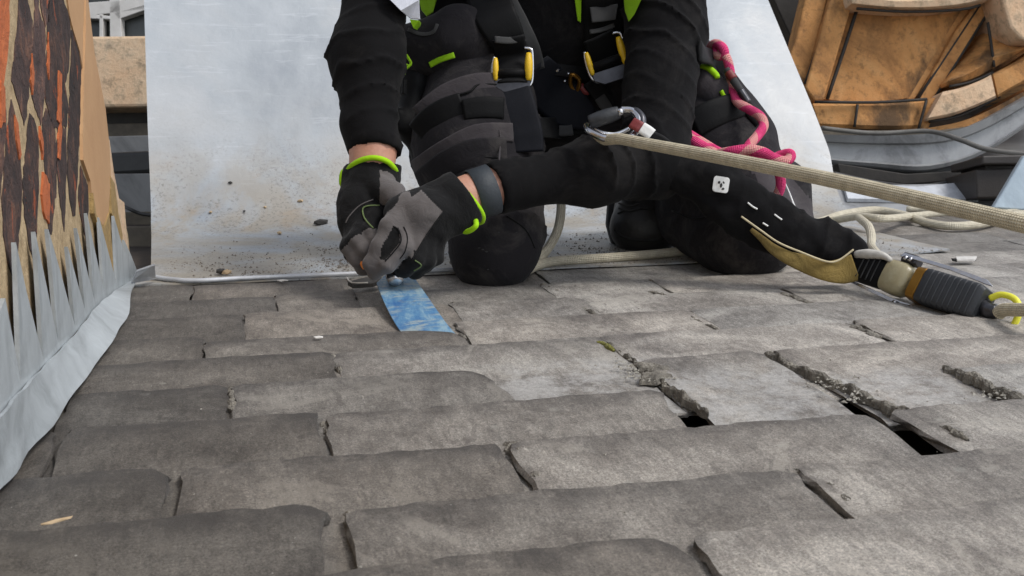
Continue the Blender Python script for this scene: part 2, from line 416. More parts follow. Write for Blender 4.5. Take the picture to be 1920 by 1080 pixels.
def cloth(name, c, rough=.85, wr=.004, ws=16, weave=True, sheen=.05, c2=None, dust=0):
    b = MB(name, rough, 0, .14); n = b.noise(7, 4, .6); b.col(b.ramp(n, [(.3, c2 or tuple(x*.72 for x in c)), (.7, c)]))
    b.b.inputs['Sheen Weight'].default_value = sheen;
    if dust: b.col(b.mix(b.ramp(b.noise(9, 9, .75, dist=1), [(.50, 0), (.72, dust)]), b.ramp(n, [(.3, c2 or tuple(x*.72 for x in c)), (.7, c)]), (.11, .10, .092))); b.b.inputs['Sheen Roughness'].default_value = .5
    b.bump(b.noise(ws, 6, .65, dist=1.4), wr, .8)
    if weave: b.bump(b.noise(900, 2, .5), .0003, .6)
    return b.done()
M['shirt'] = cloth('black_stretch_knit', (.0054, .0051, .0057), .9, .0015, 40, sheen=.02, dust=.12)
M['trouser'] = cloth('charcoal_work_fabric', (.0205, .0188, .0212), .92, .003, 30, sheen=.03, dust=.45)
M['trousergrey'] = cloth('grey_work_fabric', (.060, .053, .057), .9, .003, 30, sheen=.05, dust=.4)
M['web'] = cloth('black_webbing', (.0042, .0042, .0047), .6, .0008, 40, sheen=.04)
M['webnavy'] = cloth('navy_webbing', (.006, .0068, .0105), .65, .0008, 40, sheen=.04)
M['webgrey'] = cloth('grey_webbing', (.055, .055, .055), .7, .0008, 40)
M['lime'] = cloth('lime_fabric', (.36, .68, .01), .7, .002, 20); M['limegreen'] = cloth('green_vest', (.27, .52, .01), .7, .003, 20)
M['reflect'] = plain('reflective_tape', (.55, .56, .60), (.42, .43, .47), 20, .35, .3)
M['gloveblack'] = cloth('black_glove_fabric', (.009, .009, .0095), .85, .0025, 50, sheen=.08)
M['glovegrey'] = cloth('grey_glove_suede', (.135, .122, .118), .95, .0025, 45, sheen=.2, c2=(.095, .086, .084))
M['stitch'] = plain('green_stitch', (.14, .20, .07), (.1, .14, .05), 90, .8)
M['orangetrim'] = plain('orange_trim', (.85, .28, .05), (.7, .22, .04), 60, .7)
def skin():
    b = MB('skin', .5, 0, .4); n = b.noise(45, 4); b.col(b.ramp(n, [(.3, (.40, .19, .125)), (.7, (.53, .28, .20))])); b.b.inputs['Subsurface Weight'].default_value = .08
    b.b.inputs['Subsurface Radius'].default_value = (.01, .004, .002); b.bump(b.noise(300, 4), .0004); return b.done()
M['skin'] = skin()
M['strapblue'] = plain('slate_blue_rubber', (.024, .031, .039), (.016, .022, .028), 30, .6)
M['boot'] = plain('black_boot_leather', (.016, .015, .015), (.03, .028, .026), 16, .5, bump=.0015, bscale=60)
M['sole'] = plain('boot_rubber', (.02, .019, .018), None, 30, .8)
M['steel'] = plain('polished_steel', (.62, .62, .64), (.45, .45, .47), 40, .25, 1, .0003)
M['darksteel'] = plain('dark_steel', (.09, .09, .10), (.05, .05, .055), 40, .38, .8, .0003)
M['yellow'] = plain('yellow_plastic', (.82, .53, .02), (.72, .45, .015), 20, .45)
M['brightyellow'] = plain('yellow_anodised', (.80, .78, .06), (.7, .66, .04), 20, .4)
M['gold'] = plain('gold_anodised', (.33, .17, .03), (.25, .12, .02), 20, .32, .8, .0003)
M['rubber'] = plain('ribbed_black_rubber', (.035, .038, .043), (.018, .020, .023), 25, .5)
M['olive'] = cloth('olive_webbing', (.30, .21, .065), .85, .006, 30, c2=(.10, .072, .026))
M['oliveedge'] = plain('cream_piping', (.60, .52, .34), (.45, .38, .24), 60, .8)
M['clear'] = plain('yellowed_clear_sleeve', (.36, .32, .20), (.27, .23, .13), 40, .3)
M['tape'] = plain('white_tape', (.62, .60, .55), (.4, .38, .34), 60, .8)
M['white'] = plain('white_print', (.78, .78, .76), (.7, .7, .68), 60, .7)
M['red'] = plain('dark_red_plastic', (.22, .03, .03), None, 60, .5)
def rope_mat(name, c1, c2, fleck, k=9, stretch=1.0, cover=.5):
    b = MB(name, .9); uv = ND(b.nt, 'SeparateXYZ'); b.L(b.tc.outputs['UV'], uv.inputs[0])
    u = b.math('MULTIPLY', uv.outputs['X'], k); v = b.math('MULTIPLY', uv.outputs['Y'], k*stretch)
    s1 = b.math('SINE', b.math('MULTIPLY', b.math('ADD', u, v), 2*math.pi)); s2 = b.math('SINE', b.math('MULTIPLY', b.math('SUBTRACT', u, v), 2*math.pi))
    br = b.math('MULTIPLY', s1, s2); n = b.noise(60, 5, .7)
    c = b.ramp(n, [(.3, c2), (.65, c1)])
    c = b.mix(b.ramp(br, [(.0, .0), (.35, 0), (1, .65)]) if False else b.math('MULTIPLY', b.math('GREATER_THAN', br, .45), .55), c, fleck)
    b.col(c); b.bump(br, .0012, .8); b.bump(b.noise(700, 3), .0005); return b.done()
M['rope'] = rope_mat('braided_cream_rope', (.74, .66, .48), (.46, .40, .28), (.20, .17, .12), 9)
M['ropeplain'] = rope_mat('soft_cream_rope', (.70, .64, .50), (.50, .45, .34), (.50, .45, .35), 8)
def pink_mat():
    b = MB('pink_rope_sheath', .9); uv = ND(b.nt, 'SeparateXYZ'); b.L(b.tc.outputs['UV'], uv.inputs[0])
    a = b.math('FRACT', b.math('ADD', b.math('MULTIPLY', uv.outputs['X'], 1), b.math('MULTIPLY', uv.outputs['Y'], .95)))
    b1 = b.math('SINE', b.math('MULTIPLY', b.math('ADD', uv.outputs['X'], uv.outputs['Y']), 2*math.pi*10)); b2 = b.math('SINE', b.math('MULTIPLY', b.math('SUBTRACT', uv.outputs['X'], uv.outputs['Y']), 2*math.pi*10))
    br = b.math('MULTIPLY', b1, b2)
    band = b.math('MULTIPLY', b.math('LESS_THAN', a, .42), b.math('GREATER_THAN', br, -.25))
    c = b.ramp(b.noise(80, 4), [(.3, (.62, .03, .15)), (.7, (.88, .07, .24))])
    c = b.mix(b.math('MULTIPLY', band, .85), c, (.80, .50, .38)); b.col(c); b.bump(br, .0009); b.bump(b.noise(600, 3), .0005); return b.done()
M['pink'] = pink_mat()
def blue_mat():
    b = MB('worn_blue_paint', .45, .2); n = b.noise(34, 8, .75, b.map((1, .35, 1)), dist=.3)
    c = b.ramp(n, [(.35, (.05, .16, .38)), (.5, (.12, .28, .47)), (.60, (.30, .45, .54))])
    s = b.noise(60, 6, .75, b.map((.35, 1, 1), (0, 0, .4))); c = b.mix(b.ramp(s, [(.50, 0), (.60, .8)]), c, (.40, .46, .44))
    r = b.noise(30, 5, .7); c = b.mix(b.ramp(r, [(.62, 0), (.72, .6)]), c, (.30, .24, .14)); b.col(c); b.bump(n, .0008); b.bump(s, .0004); return b.done()
M['blue'] = blue_mat()
M['wood'] = plain('brown_grip', (.10, .06, .045), (.03, .02, .018), 60, .55, bump=.001)
M['chip'] = plain('dark_slate_chip', (.06, .055, .05), (.02, .018, .016), 60)
M['tan'] = plain('tan_mortar_crumb', (.55, .42, .27), (.35, .25, .14), 80)
M['pale'] = plain('pale_chip', (.70, .68, .64), (.5, .48, .45), 80)
M['grit'] = plain('grey_grit', (.34, .30, .25), (.05, .045, .04), 75)

# ------------------------------------------------------------------ the slate roof
CK = [905, 785, 683, 603, 540, 490, 448, 413, 383, 357, 334, 314, 296, 280, 266, 253, 241]
def tailpx(k, x): return 165+CK[k]*(9080-x)/8440
TY = [G(640, 165+c).y for c in CK]
def JX(k, x): return G(x, tailpx(k, x)).x
roof = mobj('slate_roof', [Vector(p) for p in ((-.32, -.1, -.075), (2.6, -.1, -.075), (2.6, 4.0, -.075), (-.32, 4.0, -.075), (-.32, -.1, -.055), (2.6, -.1, -.055), (2.6, 4.0, -.055), (-.32, 4.0, -.055))],
            [(0, 3, 2, 1), (4, 5, 6, 7), (0, 1, 5, 4), (1, 2, 6, 5), (2, 3, 7, 6), (3, 0, 4, 7)], M['deck'])
tag(roof, kind='structure')
def slate(x0, x1, yt, L, t, slope, dz=0, tint=(1, 1, 1), seed=0, cornl=0, cornr=0, rough=1.0, bend=.0006, skl=0, skr=0, flat=0, pale=None, dark=1.0):
    """one riven slate: ragged tail at y=yt, running towards -y for L"""
    r = random.Random(seed); nx = max(6, int((x1-x0)/.011)); nx = min(nx, 54)
    vs_ = [0, .002, .006, .014, .028, .05, .08, .12, .17, .23, L]; vs_ = [v for v in vs_ if v < L-.01]+[L]
    ph = [r.uniform(0, 6) for _ in range(8)]
    def rag(x, s=1.0):
        q = (math.sin(x*31+ph[0])*.0006+math.sin(x*77+ph[1])*.0010+math.sin(x*190+ph[2])*.0007+r.uniform(-.0010, .0010))
        return q*rough*s
    V = []; E = []; W_ = x1-x0; ph2 = r.uniform(0, 9)
    tl = [rag(x0+W_*i/nx) for i in range(nx+1)]
    # now and then a flake missing from the tail
    if r.random() < .55:
        c = r.uniform(.1, .9); wch = r.uniform(.02, .07)
        for i in range(nx+1):
            dd = abs(i/nx-c)*W_/wch
            if dd < 1: tl[i] -= (1-dd**3)*r.uniform(.0025, .004)
    for j, v in enumerate(vs_):
        for i in range(nx+1):
            u = i/nx; xx = x0+W_*u
            # ragged long edges
            el = (math.sin(v*60+ph[3])*.0012+math.sin(v*170+ph[4])*.0009)*rough
            er = (math.sin(v*55+ph[5])*.0012+math.sin(v*150+ph[6])*.0009)*rough
            xx += el*(1-u)**6*1.0+er*u**6+(1-u)*skl*v+u*skr*v
            y = yt-v+tl[i]*math.exp(-v*60)
            dl = u*W_; dr = (1-u)*W_
            if cornl and dl < cornl: y -= (cornl-math.sqrt(max(0, cornl**2-(cornl-dl)**2)))*math.exp(-v*25)
            if cornr and dr < cornr: y -= (cornr-math.sqrt(max(0, cornr**2-(cornr-dr)**2)))*math.exp(-v*25)
            d_ = min(v, dl*1.3, dr*1.3)
            z = dz-slope*v-bend*math.exp(-v*60)-.0008*math.exp(-min(dl, dr)*700)-.0005*math.exp(-v*900)
            z += .0005*math.sin(xx*9+ph2)*math.sin(v*15+ph[7])+.0002*math.sin(xx*55+ph[1])*math.sin(v*70+ph[2])+flat*v
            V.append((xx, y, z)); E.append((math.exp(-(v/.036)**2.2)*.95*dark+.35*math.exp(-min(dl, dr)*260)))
    n1 = nx+1; R = len(vs_); F_ = []
    for j in range(R-1):
        for i in range(nx): a = j*n1+i; F_.append((a, a+n1, a+n1+1, a+1))
    PL_ = [0.0]*len(V)
    if pale:
        for q, (x, y, z) in enumerate(V):
            v = yt-y; PL_[q] = max(0, min(1, (v-pale[2])/.03))*max(0, min(1, (x-pale[0])/.04))*max(0, min(1, (pale[1]-x)/.04))
    # underside ring
    per = [i for i in range(n1)]+[j*n1+nx for j in range(1, R)]+[(R-1)*n1+i for i in range(nx-1, -1, -1)]+[j*n1 for j in range(R-2, 0, -1)]
    bt = len(V)
    for q in per: V.append(V[q]); E.append(E[q])
    b0 = len(V); b1 = b0+len(per)
    for ring, fr in ((0, .5), (1, 1.0)):
        for q in per:
            x, y, z = V[q]; u = (x-x0)/W_
            jit = r.uniform(-.0022, .0016)*rough+(.0012 if ring == 0 else -.0015)
            onl = u < .02; onr = u > .98
            V.append((x+(-jit if onl else jit if onr else 0), y+(0 if (onl or onr) else jit), z-(t-bend*.4)*fr)); E.append(.75)
    K = len(per)
    for i in range(K):
        i2 = (i+1) % K; F_.append((bt+i, bt+i2, b0+i2, b0+i)); F_.append((b0+i, b0+i2, b1+i2, b1+i))
    F_.append(tuple(b1+i for i in range(K-1, -1, -1)))
    o = mobj('slate', V, F_, M['slate'], roof, True)
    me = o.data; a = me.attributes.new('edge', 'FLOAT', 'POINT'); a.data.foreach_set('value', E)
    PL_ += [0.0]*(len(V)-len(PL_)); a = me.attributes.new('bare', 'FLOAT', 'POINT'); a.data.foreach_set('value', PL_)
    sm = [True]*len(me.polygons)
    for i in range((R-1)*nx, len(sm)): sm[i] = False
    me.polygons.foreach_set('use_smooth', sm)
    o.color = (*tint, 1); return o
# rows: list of (joint px at the tail line); 'gap' marks slates that are missing
JR = {0: [-260, 300, 1290, 2300], 1: [-260, 636, 1482, 2350], 2: [-60, 333, 942, 1640, 2290],
      3: [-60, 118, 602, 1236, 1768, 2400], 4: [-50, 128, 432, 905, 1190, 1432, 1990, 2500], 5: [120, 620, 1122, 1592, 2060, 2500],
      6: [150, 386, 852, 1292, 1730, 2160], 7: [170, 457, 842, 1088, 1462, 1830, 2200], 8: [215, 515, 664, 1012, 1216, 1560, 1880, 2230],
      9: [248, 364, 652, 1000, 1330, 1640, 1960, 2200]}
MISSING = {(3, 3), (4, 3)}
DY = {(1, 0): .014, (3, 1): .004, (4, 2): -.003, (6, 1): -.040, (2, 1): -.002, (9, 0): .012, (9, 1): -.003, (0, 1): .006, (8, 1): .01, (7, 0): -.006}
gauge = .1225
def TK(k): return max(.0055, .0112-.0011*max(0, k))
sid = 0
prev = TY[0]-gauge
for k in range(-2, 17):
    yt = TY[k] if k >= 0 else TY[0]+k*.112
    if k >= 10:
        js = []; x = 1.02+random.uniform(-.1, .1)
        while x < 2.5: js.append(x); x += random.uniform(.24, .34)
        js.append(x)
    elif k < 0: js = [-.2+(.14 if k == -1 else 0), .1 if k == -1 else .0, .42, .78, 1.1]; js[0] = -.2
    else:
        js = [JX(k, q) for q in JR[k]]; js[0] = max(js[0], -.2)
        js[0] = -.205
        while js[-1] < (.7 if k < 1 else 2.0): js.append(js[-1]+random.uniform(.27, .34))
    for i in range(len(js)-1):
        sid += 1
        if (k, i) in MISSING: continue
        x0, x1 = js[i], js[i+1]; r = random.Random(sid*13+1)
        g = (.0035+r.uniform(0, .004)) if k < 5 else r.uniform(.0008, .003)
        xl, xr = x0+g*.6, x1-g*.6
        if k <= 3 and k >= 0: xl, xr = x0+.004, x1-.005
        skl = skr = 0; cr = r.choice([0, .004, .008, .014]); cl = r.choice([0, 0, .004, .007])
        if (k, i) == (2, 2): e0, e1 = G(1618, 768).x, G(1728, 833).x; xr = e0; skr = (e1-e0)/gauge; cr = .003
        if (k, i) == (2, 3): e0, e1 = G(1655, 766).x, G(1806, 829).x; xl = e0; skl = (e1-e0)/gauge; cl = .01
        if (k, i) == (3, 2): e0, e1 = G(1226, 722).x, G(1283, 786).x; xr = e0; skr = (e1-e0)/gauge; cr = .012
        if (k, i) == (4, 4): xr -= .006
        if (k, i) == (4, 5): xl += .008
        if (k, i) == (3, 4): xr -= .004; xl = x0+.012
        if (k, i) == (5, 2): xr -= .006
        if (k, i) == (5, 3): xl += .006
        if (k, i) == (6, 1): cr = .06; xr = x1-.004
        if (k, i) == (4, 2): cr = .03; skr = .12
        if (k, i) in ((1, 0),): cr = .02; skr = -.08; xr = x1-.012
        if (k, i) in ((2, 0),): xr = x1-.008; cr = .022
        if (k, i) in ((0, 1),): xr = G(1262, 1004).x; cr = .02
        if (k, i) in ((0, 2),): cl = .006; xl = G(1300, 1001).x
        yy = yt+DY.get((k, i), r.uniform(-.004, .004)); L = gauge*(2.32 if k > 0 else 1.9)
        if (k, i) in ((4, 4), (4, 5)): L = gauge*2.06
        xc = (xl+xr)/2; base = .41+.76*min(1, max(0, (xc+.08)/.55))          # slates darker by the wall, paler towards the right
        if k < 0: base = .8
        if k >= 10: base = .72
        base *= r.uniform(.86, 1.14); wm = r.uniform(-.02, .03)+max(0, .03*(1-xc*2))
        if k == 5 and i in (1, 2): base *= 1.05
        pale = None
        if (k, i) == (5, 1): pale = (JX(4, 880), 9, gauge*.75)
        if (k, i) == (5, 2): pale = (-9, JX(4, 1260), gauge*.75)
        if (k, i) == (4, 4): pale = (JX(3, 1200), 9, gauge*.35)
        if (k, i) == (4, 5): pale = (-9, JX(3, 1800), gauge*.75)
        if (k, i) == (3, 4): pale = (-9, 9, gauge*.5)
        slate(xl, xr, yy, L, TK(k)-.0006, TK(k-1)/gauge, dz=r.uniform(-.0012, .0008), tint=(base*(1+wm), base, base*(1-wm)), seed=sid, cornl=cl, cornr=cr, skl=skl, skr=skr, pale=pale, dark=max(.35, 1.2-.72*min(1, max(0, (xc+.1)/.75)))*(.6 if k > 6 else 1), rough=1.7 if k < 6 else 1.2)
# joint fillings: ragged mortar and dirt lying in the slots between slates
def lump_strip(name, pts, wd, h, m, seed, par, lab=None, step=.0025):
    r = random.Random(seed); path = smooth_path(pts, 6); vs = []; fs = []; S = 9
    tot = [path[0]]
    for i in range(1, len(path)):
        n = max(1, int((path[i]-path[i-1]).length/step))
        for q in range(1, n+1): tot.append(path[i-1].lerp(path[i], q/n))
    Mn = len(tot); p1, p2, p3 = r.uniform(0, 6), r.uniform(0, 6), r.uniform(0, 6)
    for i, p in enumerate(tot):
        T = (tot[min(i+1, Mn-1)]-tot[max(i-1, 0)]).normalized(); s = T.cross(Vector((0, 0, 1))).normalized()
        e = min(1, .2+min(i, Mn-1-i)*.25); L = i*step
        wl = wd*.5*e*(1+.35*math.sin(L*160+p1)+.25*math.sin(L*410+p2)+r.uniform(-.25, .25)); wr = wd*.5*e*(1+.3*math.sin(L*130+p3)+.25*math.sin(L*370+p1)+r.uniform(-.25, .25))
        hh = h*e*(.62+.3*math.sin(L*95+p2)+.2*math.sin(L*260+p3))
        for q in range(S):
            u = q/(S-1)*2-1; z = hh*(1-abs(u)**3)+r.uniform(-.28, .28)*h*.5
            if q in (0, S-1): z = -.006
            vs.append(p+s*((wl if u > 0 else wr)*u)+T*r.uniform(-.0012, .0012)+Vector((0, 0, z)))
    for i in range(Mn-1):
        for q in range(S-1): fs.append((i*S+q, i*S+q+1, (i+1)*S+q+1, (i+1)*S+q))
    o = mobj(name, vs, fs, m, par)
    if lab: o['label'] = lab
    return o
def gp(L, z=0): return [G(x, y, z) for x, y in L]
lump_strip('joint_mortar', gp([(1118, 640), (1160, 662), (1200, 690), (1232, 712), (1270, 738), (1328, 776)], -.009), .008, .007, M['joint'], 1, roof)
lump_strip('joint_mortar', gp([(1434, 662), (1490, 688), (1560, 716), (1625, 745), (1665, 762), (1722, 786), (1775, 808), (1815, 827)], -.007), .010, .0065, M['joint'], 2, roof)
lump_strip('joint_mortar', gp([(1768, 687), (1830, 712), (1880, 735), (1930, 760)], -.005), .012, .007, M['joint'], 3, roof)
lump_strip('joint_mortar', gp([(620, 666), (627, 682), (638, 702)], -.008), .012, .007, M['joint'], 4, roof)
lump_strip('joint_mortar', gp([(948, 828), (975, 858), (998, 890), (1010, 902)], -.011), .017, .008, M['joint'], 5, roof)
lump_strip('joint_mortar', gp([(606, 788), (612, 810), (618, 836)], -.013), .012, .007, M['joint'], 6, roof)
lump_strip('joint_mortar', gp([(1488, 882), (1540, 915), (1608, 962)], -.012), .011, .008, M['joint'], 16, roof)
lump_strip('joint_mortar', gp([(648, 960), (664, 1000), (680, 1040)], -.013), .010, .008, M['joint'], 17, roof)
for i, (a, b, c, d, wd) in enumerate([(1088, 576, 1130, 598, .014), (1217, 545, 1252, 560, .015), (1014, 534, 1050, 548, .012), (1462, 551, 1530, 571, .014), (1584, 608, 1655, 634, .02),
                                  (846, 568, 872, 586, .012), (1292, 596, 1350, 620, .009), (433, 724, 436, 770, .010), (862, 626, 872, 640, .010), (1740, 560, 1800, 580, .012)]):
    lump_strip('joint_mortar', gp([(a, b), ((a+c)/2, (b+d)/2+1), (c, d)], -.0055), wd*.8, .005, M['joint'], 20+i, roof)
lump_strip('moss', gp([(1350, 1050), (1400, 1085), (1450, 1120)], -.014), .016, .006, M['moss'], 45, roof, 'dark green moss deep in the nearest wide joint')
lump_strip('moss', gp([(1118, 641), (1135, 649), (1152, 658)], -.004), .010, .005, M['moss'], 40, roof, 'yellow moss at the head of a mortar joint')
lump_strip('mortar_residue', gp([(1195, 690), (1215, 688), (1240, 692), (1225, 705), (1205, 703)], -.004), .03, .006, M['joint'], 41, roof)
# ------------------------------------------------------------------ the brick wall at the left and its flashing
wo = [W(250, 545), W(240, 440), W(222, 372), W(213, 330), W(205, 280), W(197, 215), W(186, 155), W(172, 80), W(160, -20), W(152, -100)]
wo = [Vector((p.y, p.z, 0)) for p in wo]; wo = [Vector((wo[0].x, -.05, 0))]+wo+[Vector((wo[-1].x-.1, .9, 0)), Vector((.2, .9, 0)), Vector((.2, -.05, 0))]
K_ = len(wo)
wall = mobj('brick_wall', [Vector((WX-d, p.x, p.y)) for d in (0, .22) for p in wo],
            [tuple(range(K_)), tuple(range(2*K_-1, K_-1, -1))]+[(i, i+K_, (i+1) % K_+K_, (i+1) % K_) for i in range(K_)], M['mortar'])
tag(wall, 'brick wall of dark clinker and orange bricks in sandy mortar along the left roof edge', 'brick wall')
BR = [([(-60, -90), (24, -90), (17, 0), (14, 90), (7, 150), (-2, 168), (-60, 190)], 'orange', 1),
      ([(-60, 205), (4, 170), (7, 235), (0, 330), (-6, 400), (-60, 420)], 'brick', 1.3),
      ([(-60, 470), (-6, 440), (2, 520), (10, 600), (5, 690), (-60, 720)], 'mortar', 1),
      ([(38, -90), (47, -70), (50, 5), (58, 40), (58, 100), (52, 150), (52, 180), (44, 232), (36, 195), (23, 150), (28, 95), (34, 30)], 'brick', 1.1),
      ([(66, -90), (70, -70), (71, 15), (82, 55), (83, 155), (79, 195), (75, 232), (60, 178), (56, 145), (61, 95), (64, 40)], 'brick', 1.6),
      ([(74, -90), (92, -90), (90, 40), (84, 50), (76, 10)], 'brick', 1.5),
      ([(96, -90), (113, -90), (117, 0), (127, 35), (129, 60), (125, 135), (119, 155), (125, 195), (122, 235), (107, 238), (100, 238), (88, 190), (85, 170), (89, 140), (90, 50)], 'brick', .8),
      ([(108, 241), (122, 240), (123, 300), (121, 380), (119, 432), (110, 360), (105, 300)], 'brick', 1),
      ([(134, 60), (146, 97), (150, 130), (147, 250), (145, 300), (140, 400), (136, 402), (131, 375), (127, 330), (127, 280), (130, 200), (131, 140)], 'brick', .65),
      ([(151, 312), (163, 348), (164, 378), (163, 413), (162, 458), (150, 400), (147, 370)], 'brick', .7),
      ([(20, 190), (30, 230), (35, 280), (37, 330), (37, 385), (31, 470), (30, 547), (18, 502), (7, 440), (4, 370), (8, 320), (14, 240)], 'brick', .95),
      ([(55, 215), (62, 225), (70, 262), (70, 340), (67, 413), (64, 514), (46, 404), (43, 340), (49, 280), (52, 235)], 'brick', .8),
      ([(86, 205), (100, 240), (105, 300), (103, 355), (95, 437), (90, 425), (92, 345), (84, 320), (79, 262), (80, 235)], 'brick', .95),
      ([(78, 322), (90, 345), (89, 420), (82, 410), (75, 365)], 'orange', 1),
      ([(107, 132), (113, 140), (112, 232), (108, 230), (105, 225), (107, 180)], 'orange', 1),
      ([(72, 236), (78, 268), (77, 300), (72, 262)], 'orange', 1),
      ([(24, 215), (30, 232), (36, 290), (33, 300), (27, 262)], 'orange', 1),
      ([(57, 100), (60, 150), (58, 178), (54, 150)], 'orange', 1),
      ([(88, 60), (90, 100), (89, 150), (86, 120)], 'orange', 1),
      ([(-2, 150), (5, 165), (6, 230), (-2, 240)], 'orange', 1),
      ([(110, 222), (113, 240), (110, 300), (106, 296), (107, 250)], 'orange', 1)]
for i, (pl, mk, tn) in enumerate(BR):
    r = random.Random(i); q = []; edge = 1.0
    if mk == 'brick':
        cx_, cy_ = sum(p[0] for p in pl)/len(pl), sum(p[1] for p in pl)/len(pl)
        pl = [(cx_+(p[0]-cx_)*1.14, cy_+(p[1]-cy_)*1.025) for p in pl]
    for a in range(len(pl)):
        p0, p1 = W(*pl[a]), W(*pl[(a+1) % len(pl)]); q.append(p0)
        n = max(1, int((p1-p0).length/.008))
        for s in range(1, n): t = s/n; m_ = p0.lerp(p1, t); q.append(m_+Vector((0, r.uniform(-.0034, .0034)*edge, r.uniform(-.003, .003))))
    proud = .0022 if mk == 'orange' and i > 12 else .0008
    q = [p+Vector((proud, 0, 0)) for p in q]
    o = prism('brick' if mk != 'mortar' else 'mortar_patch', q, (-.03, 0, 0), M[mk], wall)
    o.color = (tn, tn, tn, 1)
    if mk == 'orange': o['label'] = 'orange brick with a broken face'
def wpoly(name, pl, m, proud, back, par, lab=None):
    q = [W(*p)+Vector((proud, 0, 0)) for p in pl]; o = prism(name, q, (-back, 0, 0), m, par)
    if lab: o['label'] = lab
    return o
wpoly('terracotta_strip', [(112, -90), (149, -90), (155, 0), (153, 60), (152, 128), (147, 97), (135, 58), (128, 30)], M['render'], .002, .02, wall)
wpoly('terracotta_strip', [(156, -60), (160, 0), (166, 50), (172, 100), (185, 165), (193, 205), (200, 270), (203, 330), (198, 405), (186, 425), (170, 402), (164, 340), (150, 300), (149, 250), (152, 135), (155, 60)], M['render'], .004, .02, wall)
wpoly('pointing', [(166, 362), (172, 402), (188, 428), (197, 400), (203, 470), (207, 540), (198, 500), (188, 480), (178, 430), (168, 400)], M['pointing'], .006, .02, wall)
wpoly('pointing', [(201, 330), (209, 345), (216, 400), (224, 440), (224, 480), (221, 478), (212, 430), (203, 400)], M['pointing'], .005, .02, wall)
wpoly('pointing', [(204, 262), (212, 320), (222, 372), (232, 380), (236, 430), (243, 500), (232, 470), (222, 440), (214, 380), (206, 330)], M['stone'], .001, .03, wall)
# flashing: saw-toothed upstand with a flared lower apron
fl = empty('flashing', G(165, 700), 'galvanised metal flashing with a saw tooth top edge where brick wall meets slates', 'flashing')
tv = [(-60, 790), (-30, 600), (-12, 560), (18, 715), (9, 455), (30, 548), (63, 677), (47, 435), (70, 540), (92, 643), (73, 430), (98, 515), (125, 613), (111, 463), (145, 583), (129, 428), (163, 563), (149, 400), (182, 547), (173, 408), (207, 532), (202, 405), (224, 480), (222, 450), (236, 480), (249, 512)]
top = [W(*p)+Vector((.009, 0, 0)) for p in tv]
fold = [(-60, 815), (0, 745), (63, 683), (125, 622), (163, 577), (207, 545), (252, 522)]
fo = [W(*p)+Vector((.011, 0, 0)) for p in fold]
teeth = []
for i in range(len(tv)):      # each tooth is one piece of metal: valley, tip, valley
    pass
def fold_at(xp): 
    xs = [p[0] for p in fold]; ys = [p[1] for p in fold]; return W(xp, float(np.interp(xp, xs, ys))+2)+Vector((.010, 0, 0))
val = [0, 3, 6, 9, 12, 14, 16, 18, 20, 22, 25]
for a, b in zip(val[:-1], val[1:]):
    pts = top[a:b+1]; yl, yr = tv[a][0], tv[b][0]
    pts = pts+[fold_at(yr), fold_at(yl)]
    prism('tooth', pts, (-.004, 0, 0), M['flash'], fl)
bot = [(-60, 985), (0, 912), (50, 850), (115, 768), (165, 700), (213, 635), (238, 590), (251, 535), (254, 523)]
bo = [G(*p, .006) for p in bot]; N = 40
def along(L, t):
    s = t*(len(L)-1); i = min(int(s), len(L)-2); return L[i].lerp(L[i+1], s-i)
fo2 = smooth_path(fo, 6); bo2 = smooth_path(bo, 6); vs = []; fs = []
for i in range(N+1):
    a = along(fo2, i/N); b = along(bo2, i/N); a = a+Vector((.001*math.sin(i*1.7), 0, 0)); b = b+Vector((.0015*math.sin(i*1.1), 0, .001*math.sin(i*.8)))
    for q in range(6):
        t = q/5; m_ = a.lerp(b, t); m_.x += .0012*math.sin(i*.9+q*2)*(0 < q < 5); vs.append(m_)
for i in range(N):
    for q in range(5): fs.append((i*6+q, i*6+q+1, (i+1)*6+q+1, (i+1)*6+q))
ap = mobj('apron', vs, fs, M['flash'], fl, True); so_ = ap.modifiers.new('thickness', 'SOLIDIFY'); so_.thickness = .003; so_.offset = 1; es = ap.modifiers.new('crisp_edges', 'EDGE_SPLIT'); es.split_angle = math.radians(40)

# ------------------------------------------------------------------ big zinc sheet behind the worker
def sheet_profile(s):            # s = metres walked away from the slates; returns (dy, z)
    if s < .58: return s, .002
    R = .22; th = math.radians(50); a = min((s-.58)/R, th); y = .58+R*math.sin(a); z = .002+R*(1-math.cos(a))
    e = s-.58-R*th
    if e > 0: y += e*math.cos(th); z += e*math.sin(th)
    return y, z
Y0 = TY[9]+.004
def sheet_edge(pxs, guess=0):    # find (X, s) on the sheet surface under a pixel
    best = None
    for s in np.linspace(0, 3.2, 1601):
        dy, z = sheet_profile(s); r = ray(*pxs); t = (Y0+dy)/r.y; p = CAM+r*t
        e = abs(p.z-z)
        if best is None or e < best[0]: best = (e, p.x, s)
    return best[1], best[2]
Lft = [(255, 521), (283, 515), (283, 420), (277, 240), (270, 0), (266, -150)]
Rgt = [(1712, 452), (1622, 430), (1600, 400), (1555, 285), (1520, 195), (1440, 0), (1380, -150)]
le = [sheet_edge(p) for p in Lft]; re = [sheet_edge(p) for p in Rgt]
print('sheet', le, re)
le[0] = (le[0][0], 0); smax = 2.0
ls_ = [q[1] for q in le]; lx = [q[0] for q in le]; rs_ = [q[1] for q in re]; rx = [q[0] for q in re]
Nx, Ns = 46, 90; vs = []; fs = []
